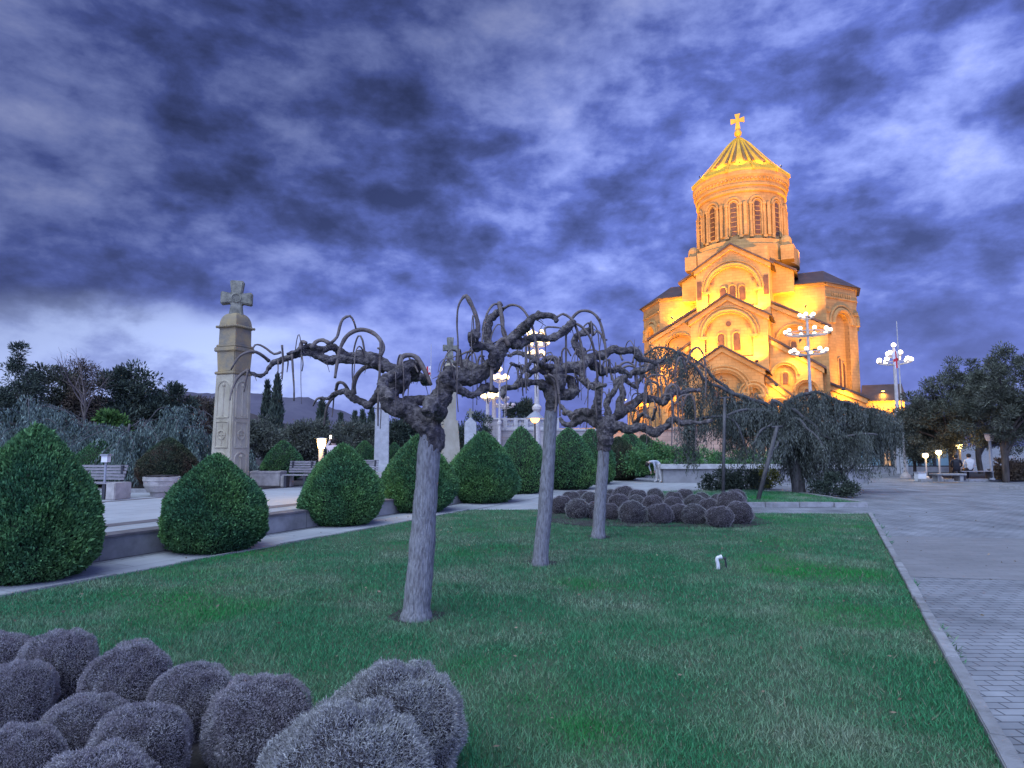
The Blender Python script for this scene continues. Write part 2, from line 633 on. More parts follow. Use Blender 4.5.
back_l = along(18.6)
lawn_poly = [KC, KA, Vector((KA.x - 4, KA.y + .15, 0)), Vector((3.0, 18.7, 0)), back_l, LC]
sheet('lawn', lawn_poly, .03, MT['grass_soil'])


def in_poly(X, Y, poly):
    ins = np.zeros(len(X), dtype=bool)
    n = len(poly)
    for i in range(n):
        x1, y1 = poly[i][0], poly[i][1]
        x2, y2 = poly[(i + 1) % n][0], poly[(i + 1) % n][1]
        c = ((y1 > Y) != (y2 > Y)) & (X < (x2 - x1) * (Y - y1) / (y2 - y1 + 1e-12) + x1)
        ins ^= c
    return ins


def kerb_run(name, a, b, w, h, seg, m, gap=.012):
    mb = MB()
    d = b - a
    n = max(1, int(d.length / seg))
    rz = math.atan2(d.y, d.x)
    for i in range(n):
        c = a + d * ((i + .5) / n)
        mb.box((c.x, c.y, h / 2 + random.uniform(-.006, .006)), (d.length / n - gap * random.uniform(.8, 2.2), w + random.uniform(-.010, .010), h), rz + random.uniform(-.010, .010))
    return struct(name, mb, m, bevel=.008)


side = Vector((-KD.y, KD.x, 0))
if side.x < 0:
    side = -side
kerb_run('lawn_kerb', KA + side * .05, KC + side * .05, .10, .075, .8, MT['kerb'])
kerb_run('lawn_edging', Vector((KA.x - 4, KA.y + .2, 0)), Vector((KA.x, KA.y + .05, 0)), .08, .05, 1.0, MT['kerb'])
kerb_run('terrace_edging', LC + NL * .05, back_l + NL * .05, .08, .05, 1.0, MT['kerb'])
# smoother band across the walk, and the plain far plaza
sheet('path_band', [KA + KD * 4.5 + side * .12, KA + KD * 9.1 + side * .12, G(1500, 596), G(1500, 547)], .004, MT['paver_band'])
# slabs under the clipped cones, terrace with a low wall
sheet('cone_strip', [along(-6, .1), along(37, .1), along(37, 1.3), along(-6, 1.3)], .004, MT['slab'])
sheet('far_plaza', [along(18.75, .02), Vector((9.2, 20.0, 0)), (12, 32.3, 0), along(37, .05)], .004, MT['slab'])
TZ = .40
W0 = 1.5
mb = MB()
a, b = along(-6, W0), along(37, W0)
c_, d_ = along(37, W0 + .28), along(-6, W0 + .28)
mb.prism([Vector((p.x, p.y, 0)) for p in (a, b, c_, d_)], (0, 0, TZ - .03))
w = mb.build('terrace_wall', MT['old_wall'])
tag(w, 'low grey weathered retaining wall running behind the clipped cone bushes', 'wall')
mb = MB()
a, b = along(-6, W0 - .03), along(37, W0 - .03)
c_, d_ = along(37, W0 + .38), along(-6, W0 + .38)
mb.prism([Vector((p.x, p.y, TZ - .03)) for p in (a, b, c_, d_)], (0, 0, .035))
mb.build('coping', MT['dark_stone'], w)
tp = [along(-6, W0 + .28), along(37, W0 + .28), Vector((-20, 75, 0)), Vector((-90, 75, 0)), Vector((-90, -6, 0))]
mb = MB()
mb.prism([Vector((p.x, p.y, .0)) for p in tp], (0, 0, TZ))
struct('terrace', mb, MT['slab'])
for o0, o1 in ((1.05, 1.50), (6.2, 6.45)):
    sheet('terrace_band', [along(-6, W0 + o0), along(34, W0 + o0), along(34, W0 + o1), along(-6, W0 + o1)], TZ + .004, MT['dark_stone'])
# planting beyond the terrace
sheet('terrace_bed', [(-90, 20.3), (-9.0, 20.3), (-6.5, 27), (-4, 44), (-30, 74), (-90, 74)], TZ + .03, MT['soil'])
mb = MB()
mb.box((-49.4, 20.25, TZ + .06), (81, .16, .12))
struct('bed_kerb', mb, MT['kerb'])

# distant hills
def hill(name, y0, y1, prof, m, amp, seed):
    """ridge profile [(x, height)] standing y0..y1"""
    nx, ny = 110, 16
    xs = np.linspace(prof[0][0], prof[-1][0], nx)
    hs = np.interp(xs, [p[0] for p in prof], [p[1] for p in prof])
    V, F = [], []
    for j in range(ny):
        t = j / (ny - 1)
        env = math.sin(PI * min(1, t * 1.02) * .5) if t < .6 else math.sin(PI * .5 * .6 * 1.02) * (1 - (t - .6) / .4 * .8) + .1
        for i in range(nx):
            y = y0 + (y1 - y0) * t
            q = noise.fractal(Vector((xs[i] / 130, y / 130, seed)), .9, 2.1, 6)
            V.append((xs[i], y, max(-1, hs[i] * env * 1.25 * .9 + q * amp * env)))
    for j in range(ny - 1):
        for i in range(nx - 1):
            k = j * nx + i
            F.append((k, k + 1, k + nx + 1, k + nx))
    mb = MB()
    mb.add(V, F)
    return struct(name, mb, m, smooth=True)


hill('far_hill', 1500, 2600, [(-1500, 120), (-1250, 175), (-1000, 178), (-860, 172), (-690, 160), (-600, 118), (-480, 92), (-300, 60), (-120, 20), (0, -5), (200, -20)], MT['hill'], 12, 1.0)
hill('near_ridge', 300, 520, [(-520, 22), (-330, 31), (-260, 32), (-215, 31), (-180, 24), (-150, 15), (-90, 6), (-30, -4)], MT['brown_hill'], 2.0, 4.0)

# ------------------------------------------------------------------ grass
BALLS_NEAR = [  # px centre, top, width
    ('half hidden small shrub at the back left of the front bed, cut by picture edge', 2, 627, 76),
    ('near grey-purple shrub at the back left corner of the front bed', 64, 624, 82),
    ('near grey-purple shrub touching the lawn, left of the front bed back edge middle', 133, 634, 92),
    ('grey-purple shrub fourth along the back edge of the front bed', 195, 655, 84),
    ('dark tall oval shrub just left of the two big pale domes', 262, 665, 105),
    ('big pale twiggy dome with open lawn on its right, hindmost of the two largest shrubs', 396, 657, 146),
    ('largest pale twiggy dome in front, cut by the bottom of the picture', 349, 694, 182),
    ('dark shrub on the left picture edge, middle one of three there', 25, 651, 80),
    ('low dark shrub in the middle of the front bed, ringed by others', 92, 681, 90),
    ('round shrub in the front bed just left of the dark tall oval one', 148, 694, 100),
    ('dark shrub in the left corner of the picture bottom, cut by the edge', 28, 708, 95),
    ('broad shrub cut by the bottom picture edge, left of the empty soil gap', 108, 727, 135),
    ('shrub only showing its crown at the bottom edge beside the largest pale dome', 246, 764, 120)]
near_pos = []
for lab, px, top, wd in BALLS_NEAR:
    D = 1.85 / ((top - 446) / 640 + 1.7 * wd / 1280)
    r = wd * D / 1280
    k = ray(px, 600).x / ray(px, 600).y
    near_pos.append((lab, k * D, D, r * (.90 if 'pale' in lab else .88)))
FB = [  # second bed, px in a 3.657x zoom from (500,470): centre x, centre y, r
    ('front', 225, 132, 42), ('front', 285, 148, 45), ('front', 350, 155, 36), ('front', 400, 158, 38), ('front', 487, 160, 50), ('front', 587, 167, 45),
    ('front', 660, 165, 42), ('front', 712, 170, 44), ('front', 805, 178, 47), ('front', 875, 165, 48),
    ('middle', 262, 110, 34), ('middle', 328, 112, 34), ('middle', 385, 115, 32), ('middle', 435, 125, 36), ('middle', 500, 125, 32), ('middle', 560, 128, 38), ('middle', 635, 132, 36),
    ('middle', 715, 124, 38), ('middle', 765, 138, 34), ('middle', 850, 128, 52),
    ('back', 405, 98, 28), ('back', 455, 95, 40), ('back', 503, 105, 33), ('back', 570, 102, 34), ('back', 635, 108, 32), ('back', 675, 102, 32), ('back', 738, 110, 32), ('back', 800, 118, 32), ('back', 865, 108, 36), ('back', 300, 103, 32)]
far_pos = []
for row, zx, zy, zr in FB:
    p = G(500 + zx / 3.657, 470 + (zy + zr * .75) / 3.657)
    far_pos.append((row, p.x, p.y, zr / 3.657 * p.y / 640))
fbed = [(.6, 15.9), (1.6, 14.75), (5.2, 14.55), (6.15, 15.4), (6.4, 17.6), (5, 18.6), (1.6, 18.5), (.7, 17.6)]
nbed = [(-5.6, 5.1), (-3.4, 5.15), (-2.2, 4.5), (-1.5, 4.1), (-.75, 3.75), (-.35, 3.35), (-.3, 2.3), (-1, 1.6), (-6, 1.6)]
sheet('shrub_bed', fbed, .045, MT['soil'])
sheet('front_shrub_bed', nbed, .045, MT['soil'])


def grow_grass(name, poly, dens, ymax, holes=(), z=.03, hscale=1.0):
    xs = [p[0] for p in poly]
    ys = [p[1] for p in poly]
    PX, PY, HH = [], [], []
    for (d0, d1, rho) in dens:
        y0, y1 = max(min(ys), d0), min(max(ys), d1, ymax)
        if y1 <= y0:
            continue
        n = int((max(xs) - min(xs)) * (y1 - y0) * rho)
        X = rng.uniform(min(xs), max(xs), n)
        Y = rng.uniform(y0, y1, n)
        ok = in_poly(X, Y, poly) & (np.abs(X) < Y * .95 + 2.0)
        for h in holes:
            ok &= ~in_poly(X, Y, h) | (rng.uniform(0, 1, n) < (.0 if h is nbed else .5))
        PX.append(X[ok])
        PY.append(Y[ok])
        HH.append(np.full(ok.sum(), 1.0 if rho > 2500 else 1.15 if rho > 1000 else 1.3))
    X, Y, H = np.concatenate(PX), np.concatenate(PY), np.concatenate(HH)
    n = len(X)
    clump = np.sin(X * 3.1 + np.sin(Y * 2.3) * 2) * np.sin(Y * 2.7 + np.cos(X * 1.9) * 2)
    D = np.stack([rng.normal(0, .55, n), rng.normal(0, .55, n), np.ones(n)], axis=1)
    L = rng.uniform(.025, .062, n) * (1 + .35 * clump) * hscale
    W = rng.uniform(.0035, .007, n) * H ** 2.2
    V, F = tris(np.stack([X, Y, np.full(n, z)], axis=1), D, L, W)
    return tag(link(name, np_mesh(name, V, [F], [MT['grass']])), kind='stuff')


PITS = []
for k_, (px_, py_, r_) in enumerate(((416, 619, .30), (540, 565, .26), (598, 538, .24))):
    c_ = G(px_, py_)
    PITS.append([(c_.x + r_ * (1 + .35 * noise.noise(Vector((i * .7, k_ * 5, 0)))) * math.cos(2 * PI * i / 14), c_.y + r_ * (1 + .35 * noise.noise(Vector((i * .7, k_ * 5, 0)))) * math.sin(2 * PI * i / 14)) for i in range(14)])
    sheet('tree_pit', PITS[-1], .036, MT['soil'])
grow_grass('lawn_grass', [(p[0], p[1]) for p in lawn_poly], [(1.2, 4.5, 7000), (4.5, 7.5, 4200), (7.5, 11, 2200), (11, 19, 1100)], 19, [nbed] + PITS)
# ragged weeds along the kerb
P = []
for _ in range(900):
    t = abs(random.gauss(0, 1)) * 1.0
    q = KA + KD * random.uniform(0, 15) + side * (random.choice((-.03, .11, .13)) + random.gauss(0, .02))
    if noise.noise(Vector((q.x * 1.3, q.y * 1.3, 3))) > .12:
        P.append((q.x, q.y, .0))
P = np.array(P)
D = np.stack([rng.normal(0, .9, len(P)), rng.normal(0, .9, len(P)), np.ones(len(P))], axis=1)
V, F = cards(P, D, rng.uniform(.04, .13, len(P)), rng.uniform(.006, .014, len(P)))
tag(link('kerb_weeds', np_mesh('kerb_weeds', V, [F], [MT['grass']])), kind='stuff')


# ------------------------------------------------------------------ clipped shrubs
def bumpy(P, seed, amp, f):
    r = np.random.default_rng(seed)
    o = np.zeros(len(P))
    for _ in range(7):
        k = r.normal(size=3) * f
        o += np.sin(P @ k + r.uniform(0, 6.28))
    return o / 7 * amp


def ball_mesh(seed, n, m='santolina', fine=1.0):
    """unit radius clipped dome of dry twigs, standing on z=0, 1.7 high"""
    r = np.random.default_rng(seed)
    d = rvec(n, r)
    d = d[d[:, 2] > -.75]
    rad = 1 + bumpy(d, seed, .17, 3.0) + bumpy(d, seed + 9, .13, 7) + r.normal(0, .018, len(d))
    P = d * rad[:, None] * .95
    P[:, 2] = P[:, 2] * .98 + .72
    P[:, 2] = np.maximum(P[:, 2], .02)
    dr = d + r.normal(0, .75, d.shape)
    L = r.uniform(.03, .08, len(d)) * (.5 + .5 * fine)
    V, F = cards(P, dr, L, r.uniform(.008, .015, len(d)) * fine)
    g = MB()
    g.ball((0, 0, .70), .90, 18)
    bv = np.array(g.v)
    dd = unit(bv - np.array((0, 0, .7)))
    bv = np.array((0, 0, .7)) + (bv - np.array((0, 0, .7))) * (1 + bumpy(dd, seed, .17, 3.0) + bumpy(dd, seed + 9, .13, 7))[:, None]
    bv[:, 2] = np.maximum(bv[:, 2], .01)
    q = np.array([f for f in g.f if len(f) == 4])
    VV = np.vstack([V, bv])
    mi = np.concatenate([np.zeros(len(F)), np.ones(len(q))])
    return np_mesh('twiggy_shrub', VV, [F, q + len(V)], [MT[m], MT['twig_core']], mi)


BALLP = ball_mesh(4, 90000, 'santolina_pale', .68)
BALLM = [ball_mesh(s, 60000, 'santolina', .8) for s in (1, 2, 3)]
for i, (lab, x, y, r) in enumerate(near_pos):
    o = link('clipped_shrub', BALLP if 'pale' in lab and 'left' not in lab and 'beside' not in lab else BALLM[i % 3], loc=(x, y, .03))
    o.scale = (r * random.uniform(.93, 1.06), r * random.uniform(.93, 1.06), r * random.uniform(1.0, 1.12))
    o.rotation_euler = (0, 0, random.uniform(0, 6.28))
    tag(o, lab, 'shrub', 'clipped round shrubs in the front bed')
ORD = ['first', 'second', 'third', 'fourth', 'fifth', 'sixth', 'seventh', 'eighth', 'ninth', 'tenth', 'eleventh', 'twelfth', 'thirteenth', 'fourteenth']
BALLF = [ball_mesh(s, 9000, 'santolina_pale' if s == 12 else 'santolina') for s in (11, 12, 13)]
for me in BALLF:
    pass
for row in ('front', 'middle', 'back'):
    rr = sorted([f for f in far_pos if f[0] == row], key=lambda f: f[1] / f[2])
    for i, (_, x, y, r) in enumerate(rr):
        o = link('clipped_shrub', BALLF[i % 3], loc=(x, y, .03))
        r *= 1.09
        o.scale = (r, r, r * random.uniform(.84, .94))
        o.rotation_euler = (0, 0, random.uniform(0, 6.28))
        tag(o, f'{ORD[i]} grey-purple dome from the left in the {row} row of the far shrub bed', 'shrub', 'clipped round shrubs in the far bed')


def cone_mesh(seed, n, m, brown=False):
    """unit clipped cone: height 1, widest diameter 1, leaf sprays over a dark core"""
    r = np.random.default_rng(seed)
    zt = np.array([0, .05, .12, .2, .3, .42, .55, .68, .8, .89, .95, .985, 1.0])
    rt = np.array([.30, .38, .45, .485, .5, .485, .435, .35, .245, .155, .09, .04, .0])
    zz = np.linspace(0, 1, 400)
    wgt = np.interp(zz, zt, rt) + .03
    cdf = np.cumsum(wgt)
    z = np.interp(r.uniform(0, 1, n) * cdf[-1], cdf, zz)
    a = r.uniform(0, 2 * PI, n)
    d = np.stack([np.cos(a), np.sin(a), (z - .35) * 1.6], axis=1)
    q = np.stack([np.cos(a) * .5, np.sin(a) * .5, z], axis=1)
    bp = bumpy(q, seed, .12, 6) + bumpy(q, seed + 5, .10, 17)
    rad = np.interp(z, zt, rt) * (1 + bp) + r.normal(0, .006, n)
    P = np.stack([np.cos(a) * rad, np.sin(a) * rad, z * .985 + .004], axis=1)
    nrm = np.stack([np.cos(a), np.sin(a), .45 + (z - .4) * .6], axis=1)
    D = nrm * .8 + np.array((0, 0, .55)) + r.normal(0, .55, (n, 3))
    V, F = cards(P - unit(nrm) * .012, D, r.uniform(.022, .042, n) * np.where(r.uniform(0, 1, n) < .012, 1.9, 1.0), r.uniform(.010, .018, n), .55)
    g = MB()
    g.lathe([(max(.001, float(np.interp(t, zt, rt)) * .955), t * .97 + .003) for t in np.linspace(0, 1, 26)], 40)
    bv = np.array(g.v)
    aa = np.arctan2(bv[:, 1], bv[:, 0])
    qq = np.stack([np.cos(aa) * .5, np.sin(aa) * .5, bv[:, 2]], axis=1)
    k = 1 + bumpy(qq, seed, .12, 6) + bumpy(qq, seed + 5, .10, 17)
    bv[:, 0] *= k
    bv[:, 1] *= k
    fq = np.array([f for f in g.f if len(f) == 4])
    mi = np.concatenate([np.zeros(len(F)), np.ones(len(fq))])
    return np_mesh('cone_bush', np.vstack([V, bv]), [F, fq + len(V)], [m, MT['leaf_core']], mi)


CONE_A = cone_mesh(21, 46000, MT['conifer'])
CONE_B = cone_mesh(22, 34000, MT['conifer'])
CONE_C = cone_mesh(23, 14000, MT['conifer'])
CONE_D = cone_mesh(24, 14000, MT['conifer_brown'])


def cone_bush(px, base, top, wd, me, label, z=0.0, group='clipped cone bushes along the terrace wall', Y=None, wmul=1.0):
    if Y is None:
        p = G(px, base, z)
    else:
        p = Vector((AT(px, base, Y).x, Y, z))
    h = AT(px, top, p.y).z - p.z
    w_ = wd / 640 * p.y * wmul * .93
    o = link('cone_bush', me, loc=p)
    o.scale = (w_, w_, h)
    o.rotation_euler = (0, 0, random.uniform(0, 6.28))
    return tag(o, label, 'bush', group)


cone_bush(27, 578, 424, 132, CONE_A, 'largest dark green clipped cone bush, cut by the left picture edge')
cone_bush(213, 550, 453, 104, CONE_B, 'dark green clipped cone bush in front of the big carved stone pillar')
cone_bush(341, 524, 443, 83, CONE_B, 'clipped cone bush with the lit square lamp rising behind its left side')
cone_bush(418, 511, 434, 78, CONE_B, 'clipped cone bush half hidden behind the nearest leaning trunk')
cone_bush(483, 502, 431, 75, CONE_B, 'broad clipped cone bush right of the nearest trunk, below the small cross stone')
cone_bush(521, 493, 426, 56, CONE_C, 'clipped cone bush standing left of the middle trunk')
cone_bush(569, 489, 427, 60, CONE_C, 'clipped cone bush just right of the middle trunk')
cone_bush(592, 484, 428, 52, CONE_C, 'clipped cone bush half covered by the third trunk')
cone_bush(619, 480, 436, 48, CONE_D, 'browned clipped cone bush just right of the third trunk')
cone_bush(630, 477, 431, 46, CONE_C, 'green clipped cone bush behind the browned one')
cone_bush(645, 475, 434, 40, CONE_D, 'last clipped cone bush of the row, behind the stooping person')
for px, base, top, wd, me, lab in (
        (97, 486, 439, 56, CONE_C, 'clipped cone bush behind the leftmost slatted bench'),
        (167, 487, 437, 60, CONE_D, 'clipped cone bush with a reddish patch behind the bowl planter'),
        (282, 480, 440, 44, CONE_C, 'clipped cone bush behind the long stone trough, right of the carved pillar'),
        (364, 474, 440, 32, CONE_C, 'small clipped cone bush left of the plain white pillar'),
        (394, 474, 442, 26, CONE_C, 'small clipped cone bush right of the plain white pillar')):
    cone_bush(px, base, top, wd, me, lab, z=TZ + .03, group='clipped cone bushes behind the terrace benches')


# ------------------------------------------------------------------ pollarded weeping mulberries
def fuse(mb, voxel, name, m, parent):
    me = bpy.data.meshes.new(name)
    me.from_pydata(mb.v, [], mb.f)
    o = bpy.data.objects.new(name, me)
    col.objects.link(o)
    md = o.modifiers.new('r', 'REMESH')
    md.mode = 'VOXEL'
    md.voxel_size = voxel
    sm = o.modifiers.new('s', 'SMOOTH')
    sm.iterations = 2
    dg = bpy.context.evaluated_depsgraph_get()
    m2 = bpy.data.meshes.new_from_object(o.evaluated_get(dg))
    bpy.data.objects.remove(o)
    m2.name = name
    # fine knobbly relief
    co = np.empty(len(m2.vertices) * 3, dtype=np.float32)
    no = np.empty(len(m2.vertices) * 3, dtype=np.float32)
    m2.vertices.foreach_get('co', co)
    m2.vertices.foreach_get('normal', no)
    co = co.reshape(-1, 3)
    no = no.reshape(-1, 3)
    d = np.array([abs(noise.noise(Vector(c) * 13)) * .024 - .008 + noise.noise(Vector(c) * 30) * .009 for c in co.tolist()])
    co += no * d[:, None]
    B = np.array((parent.location.x, parent.location.y, parent.location.z))
    m2.vertices.foreach_set('co', (co - B).astype(np.float32).ravel())
    m2.polygons.foreach_set('use_smooth', [True] * len(m2.polygons))
    m2.materials.clear()
    m2.materials.append(m)
    m2.update()
    return link(name, m2, parent)


def mulberry(label, basepx, trunk, limbs, thin, voxel, seed, nshoots, shoot_px, wob=1.0):
    """limbs/thin: [(dy0, dy1, [(px, py, r_px)...])], traced limbs given their own distance"""
    rnd = random.Random(seed)
    b = G(*basepx, .03)
    Y0 = b.y
    t = thing('weeping_mulberry', label, 'tree', b, 0, 'pollarded weeping trees on the lawn')

    def wp(poly, dy0, dy1, bulge=0.0):
        n = len(poly)
        out = []
        for i, (px, py, r) in enumerate(poly):
            s = i / max(1, n - 1)
            Y = Y0 + dy0 + (dy1 - dy0) * s + bulge * math.sin(PI * s)
            p = AT(px, py, Y)
            out.append((p.x, p.y, p.z, r * Y / 640 * (.9 if seed > 2 else 1.0)))
        return out
    tm = MB()
    tp_ = spline(wp(trunk, 0, 0), .06)
    rad = tp_[:, 3] * np.array([1 + .07 * noise.noise(Vector((0, i * .33, seed))) for i in range(len(tp_))])
    rad[0] *= 1.22
    rad[1] *= 1.10
    tp_[0, 2] -= .06
    tm.tube(tp_, rad, 20, .035)
    tr = tm.build('trunk', MT['bark'], t, smooth=True, world=True)
    cm = MB()
    tw = MB()

    def shoot(Q, rad, sides=6):
        b_ = MB()
        b_.tube(Q, rad, sides)
        return b_
    tips = []
    for dy0, dy1, poly in limbs:
        Q = spline(wp(poly, dy0, dy1, rnd.uniform(-.12, .12)), .035)
        n = len(Q)
        for i in range(n):
            rr = Q[i, 3]
            q = Vector(Q[i, :3]) * 5
            amp = min(rr * .8, .05) * wob
            Q[i, 0] += noise.noise(q + Vector((seed, 0, 0))) * amp
            Q[i, 1] += noise.noise(q + Vector((0, seed, 9))) * amp
            Q[i, 2] += noise.noise(q + Vector((0, 5, seed))) * amp
            Q[i, 3] = max(rr * (1 + .42 * noise.noise(q * 1.5 + Vector((3, 3, seed)))), voxel * .8)
        cm.tube(Q, Q[:, 3], 10)
        L = 0
        for i in range(2, n - 1):
            if Q[i, 3] > .028 and rnd.random() < (.30 if Q[i, 3] < .05 else .10):
                dv = Vector((rnd.gauss(0, 1), rnd.gauss(0, 1), rnd.gauss(.2, 1))).normalized()
                c = Vector(Q[i, :3]) + dv * Q[i, 3] * .75
                cm.ball(c, Q[i, 3] * rnd.uniform(.4, .8), 6)
            tips.append((Vector(Q[i, :3]), Q[i, 3]))
    fuse(cm, voxel, 'crown', MT['gnarl'], t)
    for dy0, dy1, poly in thin:
        Q = spline(wp(poly, dy0, dy1, rnd.uniform(-.2, .2)), .03)
        k = np.array([1 + .18 * noise.noise(Vector((i * .5, seed, 2))) for i in range(len(Q))])
        sb_ = shoot(Q, Q[:, 3] * k)
        for i in range(3, len(Q) - 2):
            if rnd.random() < .05:
                d = Vector((rnd.gauss(0, 1), rnd.gauss(0, 1), rnd.gauss(0, .6))).normalized() * rnd.uniform(.02, .05)
                sb_.tube([Q[i, :3], Vector(Q[i, :3]) + d], Q[i, 3] * .7, 4)
        sb_.build('shoot', MT['twig'], t, smooth=True, world=True)
    # weeping shoots of the last seasons: up, over and down
    for _ in range(nshoots):
        p, r = rnd.choice(tips)
        a = rnd.uniform(0, 2 * PI)
        h = rnd.uniform(.03, .22) * (1.6 if rnd.random() < .2 else 1)
        o = rnd.uniform(.06, .32)
        dr = rnd.uniform(.05, .55)
        dx, dy = math.cos(a) * o, math.sin(a) * o
        pts = [p, p + Vector((dx * .25, dy * .25, h * .8)), p + Vector((dx * .6, dy * .6, h)), p + Vector((dx * .95, dy * .95, h * .3)),
               p + Vector((dx * 1.05, dy * 1.05, -dr * .5)), p + Vector((dx * 1.05 + rnd.gauss(0, .02), dy * 1.05 + rnd.gauss(0, .02), -dr))]
        Q = spline([(*q, 0) for q in pts], .04)
        r0 = shoot_px * rnd.uniform(.5, 1.2) * Y0 / 640
        shoot(Q, np.linspace(r0 * 1.3, r0 * .6, len(Q)), 5).build('shoot', MT['twig'], t, smooth=True, world=True)
    # short dead spurs
    for _ in range(110):
        p, r = rnd.choice(tips)
        d = Vector((rnd.gauss(0, 1), rnd.gauss(0, 1), rnd.gauss(-.3, .8))).normalized()
        q = p + d * (r + rnd.uniform(.03, .13))
        tw.tube([p, (p + q) / 2 + Vector((0, 0, .01)), q], [.006, .005, .003], 4)
    tag(tw.build('twigs', MT['twig'], t, smooth=True, world=True), kind='stuff')
    return t


def z3(pts, s, ox, oy):
    return [(ox + x / s, oy + y / s, r) for x, y, r in pts]


T1 = [
    (0, -.1, [(428.4, 452, 11.6), (429.4, 440, 12.6), (430, 430, 13.2), (422, 419, 12), (412, 415, 11), (400, 412, 10), (390, 405, 9), (389, 396, 9), (396, 386, 10), (399, 377, 10), (392, 368, 8)]),
    (-.1, -.7, [(399, 376, 8), (387, 368, 7), (375, 361, 6), (362, 360, 5.4), (347, 359, 5), (331, 361, 5.4), (320, 357, 4.6), (307, 353, 4), (294, 355, 3.6), (277, 360, 3.2), (269, 366, 2.6), (265, 374, 2.6), (257, 376, 2.3), (248, 370, 1.8)]),
    (.05, -.5, [(388, 366, 5), (376, 358, 4.5), (362, 354, 4.6), (351, 354, 4), (340, 352, 4.3), (331, 347, 4.2), (321, 350, 3.6), (309, 347, 2.8), (297, 350, 2.6), (287, 354, 2)]),
    (0, .5, [(398, 382, 6), (389, 383, 5), (375, 397, 4.6), (368, 404, 4.4), (362, 402, 4), (353, 398, 4), (347, 391, 3.2), (337, 393, 2.8), (328, 398, 2.2), (320, 398, 1.7)]),
    (.1, .5, [(398, 370, 6), (408, 366, 7), (412, 374, 7), (406, 382, 7), (400, 392, 6)]),
    (0, .3, [(404, 408, 6), (402, 402, 6), (414, 400, 5), (427, 401, 6), (434, 408, 7)]),
    (0, .3, [(430, 428, 13), (434, 412, 12), (441, 397, 10.5), (444, 385, 10), (454, 379, 9.5), (468, 379, 9), (482, 374, 8.6), (493, 363, 8), (500, 351, 7), (510, 342, 6.5), (522, 333, 6)]),
    (.3, .0, [(518, 336, 5.5), (523, 328, 5.2), (529, 321, 5), (540, 316, 3.6), (552, 316, 3.2), (558, 321, 2.6)]),
    (.3, .8, [(510, 343, 5), (519, 345, 5), (533, 340, 4.6), (548, 338, 4.4), (558, 334, 4.4), (567, 326, 4.6), (573, 322, 3.4)]),
    (.1, -.2, [(490, 366, 6), (494, 352, 5), (486, 346, 5), (477, 348, 7.6), (473, 340, 7), (477, 333, 5)]),
    (.2, .5, [(494, 360, 5), (487, 343, 5), (488, 331, 5), (490, 320, 4.4), (496, 312, 3.8), (503, 308, 2.8)]),
    (0, .4, [(450, 383, 5), (458, 389, 4.2), (472, 393, 4.8), (487, 389, 4), (497, 392, 3)]),
    (.2, -.3, [(455, 376, 5), (448, 372, 5), (444, 378, 6)]),
    (.1, -.5, [(433, 425, 9), (438, 412, 8), (432, 404, 8), (428, 412, 8)]),
    (.0, -.9, [(404, 374, 5), (396, 372, 6), (386, 378, 6), (384, 390, 5), (392, 400, 5)]),
    (.1, 1.3, [(470, 378, 6), (478, 372, 5.5), (470, 366, 5), (462, 362, 4), (455, 364, 2.5)]),
    (.1, 1.4, [(400, 380, 6), (410, 376, 5), (420, 378, 4), (428, 384, 3)]),
]
